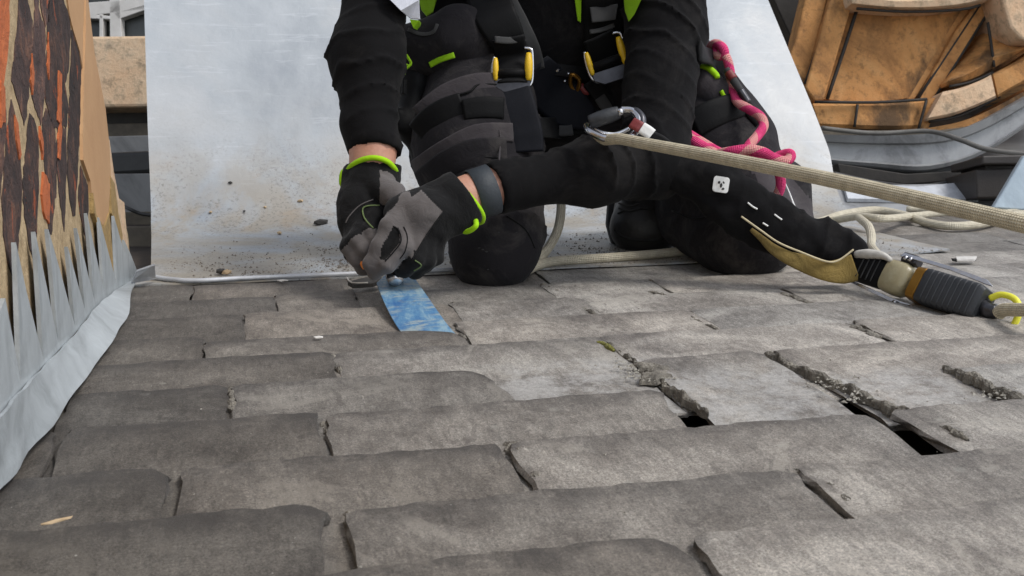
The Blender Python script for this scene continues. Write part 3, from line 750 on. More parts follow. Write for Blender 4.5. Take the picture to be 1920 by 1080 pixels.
for j in range(Ns+1):
    s = smax*(j/Ns); dy, z = sheet_profile(s)
    a = np.interp(s, ls_, lx); b = np.interp(s, sorted(rs_), [x for _, x in sorted(zip(rs_, rx))])
    b = min(b, JX(9, 1690)) if s < .02 else b
    for i in range(Nx+1):
        x = a+(b-a)*i/Nx; y0 = Y0
        if s < .03: y0 = Y0-.004*math.sin(x*7)
        wv = .004*math.sin(x*3+1)*math.sin(s*4)+.002*math.sin(x*9)*math.sin(s*7+2)
        vs.append(Vector((x, y0+dy-wv*.5*(s > .6), z+(wv*.7 if s > .6 else .0006*math.sin(x*25)))))
for j in range(Ns):
    for i in range(Nx): fs.append((j*(Nx+1)+i, j*(Nx+1)+i+1, (j+1)*(Nx+1)+i+1, (j+1)*(Nx+1)+i))
sh = mobj('metal_sheet', vs, fs, M['sheet'], None, True)
mo = sh.modifiers.new('thickness', 'SOLIDIFY'); mo.thickness = .003; mo.offset = -1; es = sh.modifiers.new('crisp_edges', 'EDGE_SPLIT'); es.split_angle = math.radians(40)
tag(sh, 'large pale zinc sheet with gritty lower end rising steeply behind the kneeling worker', 'metal sheet')
def SH(x, y, off=.0):            # point on the sheet
    X, s = sheet_edge((x, y)); dy, z = sheet_profile(s)
    return Vector((X, Y0+dy, z+off))
# white lip along the lower end of the sheet
tube('sheet_edge', [SH(258, 521, .006)]+[Vector((x, Y0+.002, .006)) for x in np.linspace(-.1, .5, 8)], .004, M['leadpale'], sh, seg=8, n=3)

# ------------------------------------------------------------------ background
SP = math.radians(24)
PB = G(1700, 395)
def PLT(x, y, off=0):
    n = Vector((0, -math.sin(SP), math.cos(SP))); r = ray(x, y); t = (PB-CAM).dot(n)+off; return CAM+r*(t/r.dot(n))
gup = Vector((0, -math.sin(SP), math.cos(SP)))
pl = [(1590, 402), (2500, 372), (2500, 335), (1560, 348)]
q = [PLT(*p) for p in pl]; lead = prism('lead_flat_roof', q, -gup*.05, M['lead']); tag(lead, kind='structure')
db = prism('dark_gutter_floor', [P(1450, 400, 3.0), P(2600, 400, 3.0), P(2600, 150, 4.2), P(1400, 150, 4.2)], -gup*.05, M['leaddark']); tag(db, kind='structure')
# pale lead area with a cut edge, lying by the rope
z1 = prism('lead_apron', [PLT(*p, .012) for p in ((1580, 340), (1720, 350), (1835, 338), (1850, 352), (1836, 372), (1700, 374), (1590, 372))], -gup*.01, M['leadpale'])
tag(z1, 'pale crumpled lead apron lying below the round turret base', 'lead sheet')
wallb = prism('building_wall', [Vector((-4, 7.5, -3)), Vector((6, 7.5, -3)), Vector((6, 7.5, 6)), Vector((-4, 7.5, 6))], (0, .3, 0), M['facade'])  # one dark stone colour across the whole width
tag(wallb, 'dark building wall far behind the roof', 'building')
# turret of weathered terracotta: round base, projecting pier, rings
tc = empty('turret', P(1700, 240, 3.2), 'weathered orange brown turret with ribbed panel and curved base, upper right', 'turret')
def toward(p, q_, t): return p.lerp(q_, t)
fd = fw.normalized()
def slabpx(name, pl, d, th, m, par, bevel=.004, dd=None, lab=None):
    """solid whose front outline stands at distance d (or per-point distances)"""
    q = [P(x, y, (d if dd is None else dd[i])) for i, (x, y) in enumerate(pl)]
    o = prism(name, q, fd*th, m, par, bevel); 
    if lab: o['label'] = lab
    return o
def curved(name, topc, botc, d0, bulge, th, m, par, n=16, sub=4, prof=None):
    """curved band between two pixel curves, bulging to the viewer in its middle"""
    tp = smooth_path([Vector((x, y, 0)) for x, y in topc], 6); bp = smooth_path([Vector((x, y, 0)) for x, y in botc], 6); vs = []; fs = []
    rows = prof or [(i/sub, 0) for i in range(sub+1)]
    for i in range(n+1):
        u = i/n; a = along(tp, u); b = along(bp, u)
        for (t, o_) in rows:
            m_ = a.lerp(b, t); vs.append(P(m_.x, m_.y, d0-bulge*math.sin(u*math.pi*.5+(.25*math.pi))-o_))
    R = len(rows); base = len(vs)
    vs += [v+fd*th for v in vs]
    for i in range(n):
        for q_ in range(R-1): a = i*R+q_; fs.append((a, a+1, a+R+1, a+R)); fs.append((base+a, base+a+R, base+a+R+1, base+a+1))
        a = i*R; fs.append((a, a+R, base+a+R, base+a)); a = i*R+R-1; fs.append((a, base+a, base+a+R, a+R))
    for i in (0, n):
        for q_ in range(R-1): a = i*R+q_; fs.append((a, base+a, base+a+1, a+1) if i == 0 else (a, a+1, base+a+1, base+a))
    bm = bmesh.new(); me = bpy.data.meshes.new('t'); me.from_pydata(vs, [], fs); bm.from_mesh(me); bmesh.ops.recalc_face_normals(bm, faces=bm.faces)
    vs = [v.co.copy() for v in bm.verts]; fs = [tuple(v.index for v in f.verts) for f in bm.faces]; bm.free()
    o = mobj(name, vs, fs, m, par, True); o.data.set_sharp_from_angle(angle=math.radians(28)); return o
D = 3.3
slabpx('drum', [(1490, 185), (1620, -80), (2050, -80), (2050, 140), (1900, 160), (1740, 232), (1540, 200)], D+.12, .5, M['copper'], tc)
curved('panel', [(1612, -60), (1700, -58), (1800, -60), (1850, -60)], [(1545, 186), (1600, 190), (1660, 189), (1725, 180)], D+.075, .03, .03, M['copper'], tc)
slabpx('rib', [(1573, -60), (1510, 165), (1528, 190), (1545, 188), (1618, -60)], D+.02, .1, M['copper'], tc, .006)
slabpx('rib', [(1524, -60), (1490, 80), (1478, 110), (1500, 150), (1512, 160), (1565, -60)], D+.055, .1, M['copper'], tc, .006)
slabpx('rib', [(1880, -60), (1790, 60), (1722, 186), (1748, 190), (1800, 110), (1830, 60), (1898, -60)], D+.03, .1, M['copper'], tc, .006)
slabpx('rib', [(1850, -60), (1700, 186), (1714, 188), (1868, -60)], D+.05, .1, M['copper'], tc, .004)
for jl in ([(1608, 14), (1580, 100), (1551, 186)], [(1838, 8), (1780, 96), (1722, 184)], [(1862, 8), (1806, 96), (1750, 186)], [(1560, 0), (1536, 80), (1510, 158)]):
    tube('joint', [P(x, y, D+.035) for x, y in jl], .006, M['dark'], tc, seg=8, n=3)
for jl in ([(1528, 191), (1640, 192), (1738, 186)], [(1742, 228), (1800, 217), (1868, 184)], [(1606, 16), (1700, 22), (1800, 18), (1838, 10)], [(1860, 138), (1866, 160), (1874, 184)], [(1852, 42), (1858, 80), (1864, 126)], [(1780, 162), (1820, 154), (1862, 136)], [(1608, 196), (1602, 238)], [(1737, 188), (1722, 243)]):
    tube('joint', [P(x, y, D-.035) for x, y in jl], .0045, M['dark'], tc, seg=8, n=3)
curved('cornice', [(1590, -30), (1690, -20), (1800, -30), (1900, -60)], [(1598, 10), (1690, 17), (1780, 14), (1850, 2)], D-.01, .03, .1, M['stone'], tc, prof=[(0, .0), (.6, .02), (.9, .015), (1, 0)])
curved('base_band', [(1524, 194), (1600, 193), (1670, 193), (1735, 186)], [(1538, 238), (1600, 241), (1670, 243), (1722, 243)], D+.02, .035, .12, M['copper'], tc, prof=[(0, 0), (.1, .012), (.85, .012), (1, 0)])
curved('base_band', [(1737, 186), (1760, 182)], [(1724, 243), (1740, 243)], D+.0, .02, .1, M['copper'], tc, n=4)
curved('ring_stone', [(1768, 172), (1800, 165), (1840, 150), (1858, 140)], [(1738, 226), (1790, 215), (1840, 196), (1868, 183)], D-.03, .02, .12, M['stone'], tc, prof=[(0, 0), (.12, .015), (.9, .015), (1, 0)])
curved('ring_stone', [(1862, 138), (1890, 124), (1925, 104), (1990, 60)], [(1872, 182), (1895, 168), (1930, 148), (1990, 100)], D-.03, .02, .12, M['copper'], tc, prof=[(0, 0), (.12, .015), (.9, .015), (1, 0)])
curved('ledge_stone', [(1790, 120), (1820, 92), (1845, 60), (1852, 44)], [(1776, 160), (1810, 152), (1840, 140), (1866, 124)], D+.0, .03, .12, M['copper'], tc, prof=[(0, -.1), (.65, .0), (.8, .02), (1, 0)])
curved('ledge_stone', [(1850, 40), (1880, 55), (1915, 72), (1990, 60)], [(1862, 128), (1890, 112), (1920, 95), (1990, 60)], D+.0, .03, .12, M['copper'], tc, prof=[(0, -.1), (.65, .0), (.8, .02), (1, 0)])
slabpx('upper_block', [(1862, -60), (1960, -60), (1960, 80), (1915, 74), (1895, 52)], D-.1, .3, M['stone'], tc, .008)
curved('lower_ring', [(1740, 240), (1800, 228), (1860, 204), (1960, 150)], [(1742, 250), (1800, 240), (1860, 220), (1960, 172)], D-.01, .02, .14, M['copper'], tc)
curved('lead_skirt', [(1540, 252), (1660, 254), (1780, 246), (1860, 218), (1980, 150)], [(1550, 304), (1640, 312), (1740, 318), (1850, 285), (1990, 190)], D-.06, .03, .2, M['lead'], tc, prof=[(0, .03), (.25, .02), (.3, .0), (.85, .0), (.9, .012), (1, .0)])
slabpx('ground_lip', [(1530, 244), (1760, 244), (1820, 236), (1820, 246), (1760, 254), (1530, 256)], D-.06, .08, M['mossy'], tc)
tag(tube('cable', [P(1540, 240, 3.1), P(1640, 250, 3.1), P(1740, 246, 3.08), P(1800, 262, 3.0), P(1850, 280, 2.95), P(1930, 290, 2.9)], .007, M['greycable']), 'grey cable bending round the turret foot above the lead skirt', 'cable')
tag(tube('cable', [P(1560, 325, 2.95), P(1640, 342, 2.95), P(1720, 350, 2.93), P(1800, 340, 2.93), P(1880, 330, 2.95)], .007, M['cable']), 'thin black cable lying along pale lead below the turret', 'cable')
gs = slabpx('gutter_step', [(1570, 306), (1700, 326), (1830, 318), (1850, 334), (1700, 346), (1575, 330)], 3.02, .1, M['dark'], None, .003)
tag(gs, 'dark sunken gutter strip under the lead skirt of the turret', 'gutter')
bx = empty('metal_box', P(1870, 370, 2.75), 'dark brown metal box beside the blue grey zinc upstand at right', 'box')
slabpx('lid', [(1842, 292), (1925, 290), (1925, 308), (1842, 308)], 2.72, .2, M['darkbox'], bx)
slabpx('body', [(1830, 318), (1925, 314), (1925, 370), (1832, 372)], 2.74, .2, M['darkbox'], bx)
slabpx('neck', [(1848, 308), (1925, 308), (1925, 318), (1848, 318)], 2.76, .15, M['darkbox'], bx, 0)
zu = slabpx('zinc_upstand', [(1920, 292), (1862, 390), (1990, 400), (1990, 270)], 2.6, .02, M['bluezinc'], None)
tag(zu, 'triangular blue grey zinc upstand at the right edge behind the ropes', 'zinc upstand')
fin = slabpx('dark_post', [(1440, -60), (1446, -10), (1502, 112), (1520, 30), (1545, -60)], 3.6, .1, M['dark'], None)
tag(fin, 'dark post standing between the zinc sheet and the turret', 'post')
# left gap
wd_ = empty('window', P(220, 30, 5.0), 'white framed window above the sandstone ledge at the far left', 'window')
slabpx('pane', [(120, -80), (330, -80), (330, 70), (120, 70)], 5.06, .02, M['pane'], wd_)
for a in ([(120, 8), (330, -8), (330, 12), (120, 34)], [(204, -80), (222, -80), (228, 72), (206, 72)], [(120, -40), (330, -70), (330, -58), (120, -26)], [(212, 24), (290, 3), (290, 12), (222, 36)], [(150, 24), (208, 30), (208, 36), (150, 34)], [(186, 26), (193, 26), (193, 72), (186, 72)]):
    slabpx('frame_bar', a, 5.0, .05, M['paintwhite'], wd_, .003)
lg = slabpx('stone_ledge', [(130, 68), (330, 66), (330, 199), (130, 202)], 3.6, .35, M['stone'], None, .01)
tag(lg, 'lichen stained sandstone ledge seen between brick wall and zinc sheet', 'stone ledge')
rc = slabpx('dark_gap_slab', [(180, 196), (330, 196), (330, 262), (180, 262)], 3.72, .1, M['dark'], None); tag(rc, 'dark slab in place of the shaded gap beneath the sandstone ledge', 'board')  # slab coloured dark to give the gap its shade
b2 = slabpx('moss_board', [(180, 232), (330, 230), (330, 256), (180, 260)], 3.66, .05, M['mossy'], None); tag(b2, 'narrow mossy board under the sandstone ledge', 'board')
b3 = slabpx('lead_upstand', [(180, 256), (330, 252), (330, 292), (180, 296)], 3.5, .05, M['leaddark'], None, .004); tag(b3, 'grey lead upstand below the mossy board at the far left', 'lead upstand')
b4 = slabpx('black_pipe', [(190, 286), (330, 280), (330, 322), (190, 330)], 3.3, .1, M['cable'], None, .012); tag(b4, 'black pipe lagging crossing the gap left of the zinc sheet', 'pipe')
b5 = slabpx('lead_sheet', [(190, 326), (330, 324), (330, 400), (190, 410)], 3.15, .04, M['leaddark'], None); tag(b5, 'creased grey lead sheet in the gap left of the zinc sheet', 'lead sheet')
b6 = slabpx('mossy_plank', [(190, 398), (330, 396), (330, 425), (190, 425)], 2.9, .03, M['mossy'], None); tag(b6, 'greenish plank end below the creased lead sheet', 'plank')
b7 = slabpx('timber_board', [(190, 424), (330, 424), (330, 512), (190, 512)], 2.5, .03, M['mossy'], None); tag(b7, 'brown timber board low in the gap left of the zinc sheet', 'board')
tag(tube('cable', [P(200, 372, 3.0), P(235, 388, 2.85), P(262, 400, 2.84), P(290, 404, 2.84)], .005, M['cable']), 'thin black cable in the gap left of the zinc sheet', 'cable')
lp = prism('lead_offcut', [G(246, 528, .01), G(256, 506, .03), G(290, 494, .04), G(292, 520, .01)], (0, 0, -.003), M['leadpale']); tag(lp, 'pale offcut of lead wedged at the foot of the brick wall', 'lead offcut')

# ------------------------------------------------------------------ the kneeling worker
N_ = -fw
man = empty('person', G(1150, 520), 'kneeling worker in black shirt, work trousers, gloves and climbing harness working on the slates', 'person')
def pr(a, b, ra, rb, lab=0, flat=None, k=.03): return Prim(P(*a), P(*b), ra, rb, lab, flat, k)
PXM = 1.8/2000
# joints, as (pixel x, pixel y, distance)
pelvis = (1060, 70, 2.06); chest = (1010, -110, 1.93); neck = (1020, -235, 1.82); head = (1025, -350, 1.74)
shR, elR, wrR = (812, -215, 1.90), (706, -20, 1.73), (700, 305, 1.625)
shL, elL, wrL = (1245, -110, 1.88), (1228, 308, 1.72), (893, 360, 1.60)
hipR, knR = (915, 70, 2.0), (925, 452, 1.775); hipL, knL = (1225, 100, 2.03), (1402, 428, 1.855)
anR, anL = (935, 372, 2.19), (1215, 352, 2.22)
tdir = Vector((0, -1, .15))
def torso(s):
    return [pr(pelvis, (1050, 0, 2.0), .135*s, .135*s, flat=(N_, .85)), pr((960, 60, 2.06), (1160, 70, 2.07), .125*s, .125*s),
            pr((900, -130, 1.93), (1130, -110, 1.93), .13*s, .13*s, flat=(N_, .85)), pr((985, 20, 1.99), (990, -110, 1.93), .16*s, .155*s, flat=(N_, .8), k=.06),
            pr((930, 30, 1.99), (1110, 30, 2.0), .125*s, .125*s, flat=(N_, .8), k=.06), pr((850, -190, 1.90), (1200, -150, 1.89), .085*s, .085*s)]
def arms(s):
    return [pr(shR, elR, .062*s, .050*s), pr(elR, (690, 110, 1.69), .052*s, .052*s, k=.02), pr((690, 110, 1.69), (699, 270, 1.64), .054*s, .038*s),
            pr(shL, (1248, 60, 1.83), .07*s, .068*s), pr((1248, 60, 1.83), elL, .067*s, .054*s, k=.02), pr(elL, (1110, 322, 1.68), .052*s, .050*s, k=.02), pr((1110, 322, 1.68), (945, 350, 1.62), .050*s, .035*s)]
def legs(s):
    return [pr((900, 95, 1.98), (893, 270, 1.88), .108*s, .112*s), pr((893, 270, 1.88), knR, .108*s, .072*s), pr(knR, (940, 440, 1.80), .070*s, .070*s),
            pr((914, 484, 1.775), (938, 484, 1.775), .044*s, .044*s), pr((925, 460, 1.83), anR, .066*s, .05*s),
            pr((1225, 120, 2.02), (1335, 290, 1.95), .108*s, .114*s), pr((1335, 290, 1.95), knL, .110*s, .080*s), pr((1380, 445, 1.85), (1435, 440, 1.88), .066*s, .062*s),
            pr((1350, 440, 1.90), anL, .070*s, .052*s), pr((1450, 370, 1.95), (1468, 420, 1.93), .070*s, .055*s),
            pr((990, 120, 2.04), (1160, 150, 2.04), .10*s, .10*s), pr((985, 215, 2.02), (1190, 250, 2.04), .075*s, .075*s)]
# hands: each finger is a bent chain of its own round the handle
def hand1(s, g=0):      # the worker's right hand, at the butt of the handle
    L = [pr((699, 300, 1.63), (694, 335, 1.625), .033*s, .036*s, 0, (N_, .75), .02), pr((694, 335, 1.625), (686, 405, 1.612), .038*s, .040*s, 0, (N_, .72), .02),
         pr((668, 385, 1.61), (664, 425, 1.60), .024*s, .018*s, 0, None, .02)]
    ch = [[(705, 400, 1.588), (692, 432, 1.570), (702, 452, 1.566), (716, 462, 1.578)],
          [(684, 410, 1.590), (668, 448, 1.568), (684, 470, 1.562), (704, 474, 1.575)],
          [(666, 418, 1.595), (655, 462, 1.575), (672, 488, 1.570), (694, 490, 1.582)],
          [(655, 428, 1.605), (660, 478, 1.588), (680, 503, 1.584), (700, 507, 1.592)]]
    for q, c in enumerate(ch):
        r0 = .0125 if q < 3 else .011
        for i in range(3): L.append(pr(c[i], c[i+1], (r0-.0008*i)*s, (r0-.0008*(i+1))*s, 0 if i == 0 else 1, None, .006))
    t = [(705, 345, 1.605), (738, 362, 1.585), (752, 392, 1.575), (738, 412, 1.572)]
    for i in range(3): L.append(pr(t[i], t[i+1], (.019, .0155, .0135)[i]*s, (.0165, .014, .012)[i]*s, 2, None, .010))
    return L
def hand2(s, g=0):      # the worker's left hand, closed round the neck of the tool
    L = [pr((893, 360, 1.60), (860, 378, 1.585), .030*s, .037*s, 0, (N_, .8), .02), pr((860, 378, 1.585), (800, 412, 1.565), .040*s, .040*s, 0, (N_, .75), .02),
         pr((800, 405, 1.565), (775, 440, 1.56), .036*s, .030*s, 0, (N_, .75), .02), pr((790, 400, 1.56), (745, 378+20, 1.56), .028*s, .02*s, 0, None, .02)]
    ch = [[(752, 415, 1.548), (758, 462, 1.530), (726, 497, 1.528), (702, 510, 1.545)],      # index
          [(790, 440, 1.548), (782, 487, 1.535), (758, 506, 1.545), (744, 500, 1.565)],
          [(806, 450, 1.555), (800, 490, 1.548), (778, 508, 1.560), (762, 500, 1.58)],
          [(820, 450, 1.565), (815, 482, 1.562), (796, 496, 1.575), (782, 490, 1.59)]]
    for q, c in enumerate(ch):
        r0 = .0128
        for i in range(3): L.append(pr(c[i], c[i+1], (r0-.0006*i)*s, (r0-.0006*(i+1))*s, 1 if q == 0 else 0, None, .006))
    t = [(765, 395, 1.555), (732, 425, 1.538), (712, 462, 1.532), (697, 495, 1.535)]
    for i in range(3): L.append(pr(t[i], t[i+1], (.020, .014, .0125)[i]*s, (.0145, .013, .0125)[i]*s, 1, None, .008))
    L.append(pr((738, 462, 1.553), (748, 440, 1.556), .016*s, .016*s, 3, None, .004))
    return L
skinp = torso(.84)+arms(.76)+legs(.78)+[pr(neck, head, .055, .05), pr((1025, -345, 1.74), (1025, -300, 1.70), .078, .06), pr((1025, -400, 1.79), (1025, -360, 1.76), .085, .08),
        pr((1025, -330, 1.655), (1025, -315, 1.64), .010, .013, k=.008), pr((940, -345, 1.76), (942, -325, 1.755), .012, .009, k=.008), pr((1110, -345, 1.76), (1108, -325, 1.755), .012, .009, k=.008),
        pr((1005, -285, 1.665), (1045, -285, 1.665), .006, .006, k=.008), pr(wrR, (699, 270, 1.64), .028, .031), pr(wrL, (945, 350, 1.62), .027, .030), pr(anL, (1205, 440, 2.12), .04, .035), pr(anR, (940, 440, 2.10), .04, .035)]
body, _ = implicit('body', skinp+hand1(.72)+hand2(.72), .0065, M['skin'], man)
hair, _ = implicit('hair', [pr((1025, -410, 1.80), (1025, -375, 1.79), .091, .088)], .008, M['cable'], man)
def axfold(a, b, sp, amp, R, ph=0, skew=0.0):
    a, b = A3(P(*a)), A3(P(*b)); ba = b-a; L = float(np.sqrt(ba@ba)); u = ba/L; nn = np.array([rt.x, rt.y, 0], np.float32)
    def f(X, Y, Z):
        qx, qy, qz = X-a[0], Y-a[1], Z-a[2]; t = qx*u[0]+qy*u[1]+qz*u[2]
        rx, ry, rz = qx-t*u[0], qy-t*u[1], qz-t*u[2]; rad = np.sqrt(rx*rx+ry*ry+rz*rz); side = rx*nn[0]+ry*nn[1]
        n = vnoise(X, Y, Z, 22)+1.6*vnoise(X, Y, Z, 7)
        s = np.sin((t+side*skew+n*.022)*2*np.pi/sp+ph); w = np.clip(1-(rad-R)/.02, 0, 1)*np.clip((t+.02)/.03, 0, 1)*np.clip((L+.02-t)/.03, 0, 1)
        g = np.clip((vnoise(X, Y, Z, 9)+.5)*1.8-.35, 0, 1.2)
        return amp*(np.exp(-(1-s)*9)*1.0-.15)*w*g*1.15
    return f
def combo(*fs):
    def f(X, Y, Z):
        r = 0
        for q in fs: r = r+q(X, Y, Z)
        return r
    return f
fold_sh = combo(axfold((686, 10, 1.72), (697, 280, 1.64), .040, -.0062, .08, .3, .12), axfold((1240, -50, 1.85), (1225, 250, 1.74), .045, -.007, .10, 0, -.5),
                axfold((1225, 315, 1.72), (950, 350, 1.62), .040, -.0070, .08, .8, .35), lambda X, Y, Z: .012*vnoise(X, Y, Z, 11)+.003*vnoise(X, Y, Z, 30))
shirt, bv_s = implicit('shirt', torso(1)+arms(1)+[pr(neck, (1020, -210, 1.83), .068, .08), pr((688, 235, 1.648), (704, 272, 1.638), .041, .044, k=.01), pr((968, 348, 1.63), (940, 352, 1.62), .037, .039, k=.01)], .005, M['shirt'], man, fold_sh,
                       cutp=None, cuts=[pr((704, 352, 1.615), (704, 342, 1.618), .060, .060), pr((862, 371, 1.588), (870, 369, 1.590), .060, .060)])
def tpick(C, lab):
    x, y, d = npx(C); lab[:] = 0
    f = d < 2.0
    lab[f & inpoly(x, y, [(1395, 290), (1440, 280), (1525, 380), (1530, 420), (1500, 440), (1440, 380)])] = 1
    return lab
fold_tr = combo(lambda X, Y, Z: .022*vnoise(X, Y, Z, 8)+.006*vnoise(X, Y, Z, 20), axfold((895, 200, 1.9), (925, 470, 1.77), .055, -.006, .13, .5, .25), axfold((1330, 330, 1.93), (1400, 450, 1.85), .07, -.006, .12, 0, -.6))
trs, bv_t = implicit('trousers', legs(1)+[pr((940, 70, 2.06), (1180, 80, 2.07), .135, .135)], .006, [M['trouser'], M['trousergrey']], man, fold_tr, pick=tpick, cutp=None)
def gp1(C, lab):
    x, y, d = npx(C); o = np.zeros(len(x), int)
    o[lab == 1] = 1; o[(lab == 2)] = 1
    o[inpoly(x, y, [(712, 328), (735, 330), (760, 365), (768, 400), (735, 415), (722, 385), (702, 378), (703, 350)])] = 1
    o[(y < 428) & (x < 712)] = 0
    return o
def gp2(C, lab):
    x, y, d = npx(C); o = np.zeros(len(x), int); o[lab == 1] = 1; o[lab == 3] = 0
    o[inpoly(x, y, [(790, 356), (830, 398), (800, 440), (772, 486), (762, 470), (757, 440), (740, 415), (700, 500), (680, 510), (680, 460), (735, 395)])] = 1
    o[inpoly(x, y, [(738, 424), (748, 428), (750, 455), (722, 488), (712, 486), (716, 462)])] = 0
    o[(x > 776) & (y > 470)] = 0
    return o
wrn = lambda X, Y, Z: .0035*vnoise(X, Y, Z, 45)+.0018*vnoise(X, Y, Z, 100)
g1, bv1 = implicit('glove', hand1(1)+[pr((702, 306, 1.634), (698, 325, 1.63), .0395, .038, 0, (N_, .85), .01)], .0021, [M['gloveblack'], M['glovegrey']], man, wrn, pick=gp1,
                   cutp=[(P(700, 303, 1.60), -(rt.cross(P(700, 303, 1.600)-P(700, 322, 1.668))))])
g2, bv2 = implicit('glove', hand2(1)+[pr((884, 366, 1.598), (866, 374, 1.59), .0385, .040, 0, (N_, .9), .01)], .0021, [M['gloveblack'], M['glovegrey']], man, wrn, pick=gp2,
                   cutp=[(P(872, 372, 1.598), P(905, 350, 1.60)-P(860, 380, 1.59))])
g1['label'] = 'black glove with grey fingers at the butt of the handle'; g2['label'] = 'grey and black glove closed round the tool neck'
def ringat(c, ax, ra, rb, flat, r, m, par, name, wob=0, n=28):
    c = P(*c); ax = Vector(ax).normalized(); s = ax.cross(N_).normalized(); t = s.cross(ax).normalized()
    pts = [c+s*math.cos(a)*ra+t*math.sin(a)*rb+ax*wob*math.sin(a*2+.6) for a in [2*math.pi*i/n for i in range(n)]]
    return tube(name, pts, r, m, par, 8, 2, closed=True)
axR = P(702, 280, 1.64)-P(697, 330, 1.63); axL = P(905, 350, 1.60)-P(860, 380, 1.59)
tube('cuff_trim', [P(646, 334, 1.628), P(656, 314, 1.608), P(678, 300, 1.596), P(704, 296, 1.593), P(728, 304, 1.600), P(743, 322, 1.618), P(738, 326, 1.650), P(700, 322, 1.668), P(660, 330, 1.655)], .0042, M['lime'], g1, 8, 5, closed=True)
ringat((872, 374, 1.598), axL, .0415, .0405, 1, .0042, M['lime'], g2, 'cuff_trim', .003)
tube('pull_tab', [P(651, 318, 1.63), P(642, 325, 1.62), P(641, 345, 1.62), P(652, 352, 1.625)], .0042, M['lime'], g1, 8)
tube('pull_tab', [P(852, 428, 1.585), P(875, 434, 1.57), P(892, 424, 1.56), P(891, 412, 1.57)], .0042, M['lime'], g2, 8)
def S(x, y, off=.003, bvs=None, dflt=1.75):
    r = ray(x, y); best = None
    for b in (bvs or (bv_s, bv_t)):
        h = b.ray_cast(CAM, r.normalized())
        if h[0] is not None and (best is None or h[3] < best): best = h[3]
    if best is None: return P(x, y, dflt)
    return CAM+r.normalized()*(best-off)
def SP_(L, off=.003, bvs=None, n=5, dflt=1.75, sm=3):
    pts = smooth_path([Vector((x, y, 0)) for x, y in L], n); ds = []
    q = [S(p.x, p.y, off, bvs, dflt) for p in pts]; ds = [(a-CAM).dot(fw) for a in q]
    for _ in range(sm): ds = [min(ds[i], (ds[max(i-1, 0)]+ds[i]+ds[min(i+1, len(ds)-1)])/3) for i in range(len(ds))]
    return [P(p.x, p.y, d) for p, d in zip(pts, ds)]
def strap(name, L, wpx, m, par, off=.004, thick=.0025, bvs=None, arch=0, dflt=1.75):
    return ribbon(name, SP_(L, off, bvs, dflt=dflt), [q*PXM for q in (wpx if isinstance(wpx, (list, tuple)) else [wpx])], thick, m, par, raw=True, arch=arch)
# glove stitching and finger details
gb1 = (bv1,); gb2 = (bv2,)
tube('stitching', SP_([(712, 385), (690, 386), (680, 392), (684, 410), (700, 428)], .0008, gb1, dflt=1.6), .0012, M['stitch'], g1, 6, raw=True)
tube('stitching', SP_([(700, 374), (675, 385), (655, 405), (648, 418)], .0006, gb1, dflt=1.6), .001, M['glovegrey'], g1, 6, raw=True)
tube('stitching', SP_([(736, 380), (745, 390), (737, 402)], .0008, gb1, dflt=1.6), .0011, M['stitch'], g1, 6, raw=True)
tube('seam', SP_([(737, 424), (748, 432), (752, 452), (740, 470), (722, 490)], .0005, gb2, dflt=1.55), .0011, M['gloveblack'], g2, 6, raw=True)
tube('seam', SP_([(757, 425), (764, 445), (760, 470), (750, 485)], .0003, gb2, dflt=1.55), .0009, M['gloveblack'], g2, 6, raw=True)
tube('stitching', SP_([(830, 398), (800, 440), (772, 487)], .0006, gb2, dflt=1.55), .0009, M['gloveblack'], g2, 6, raw=True)
tube('stitching', SP_([(778, 488), (790, 498), (776, 508)], .0008, gb2, dflt=1.56), .001, M['stitch'], g2, 6, raw=True)
tube('finger_loop', [P(700, 468, 1.57), P(684, 474, 1.565), P(678, 490, 1.562), P(684, 503, 1.56)], .0036, M['orangetrim'], g1, 8)
# wrist strap
axw = P(935, 350, 1.61)-P(890, 365, 1.60)
for off_, nm in ((0, 'band'),):
    c = P(906, 360, 1.603); s_ = axw.normalized().cross(N_).normalized(); t_ = s_.cross(axw.normalized()).normalized()
    band = []
    rr_ = [(c+s_*math.cos(a)*.0375+t_*math.sin(a)*.0335) for a in [2*math.pi*i/36 for i in range(36)]]
    vs = []; fs = []; A_ = axw.normalized()
    for i, p in enumerate(rr_):
        o_ = (p-c).normalized()
        for (du, dr) in ((-.0165, 0), (-.0155, .0012), (.0155, .0012), (.0165, 0)): vs.append(p+A_*du+o_*dr)
    for i in range(36):
        j = (i+1) % 36
        for q in range(3): fs.append((i*4+q, i*4+q+1, j*4+q+1, j*4+q))
    wb = mobj('wrist_band', vs, fs, M['strapblue'], man, True)
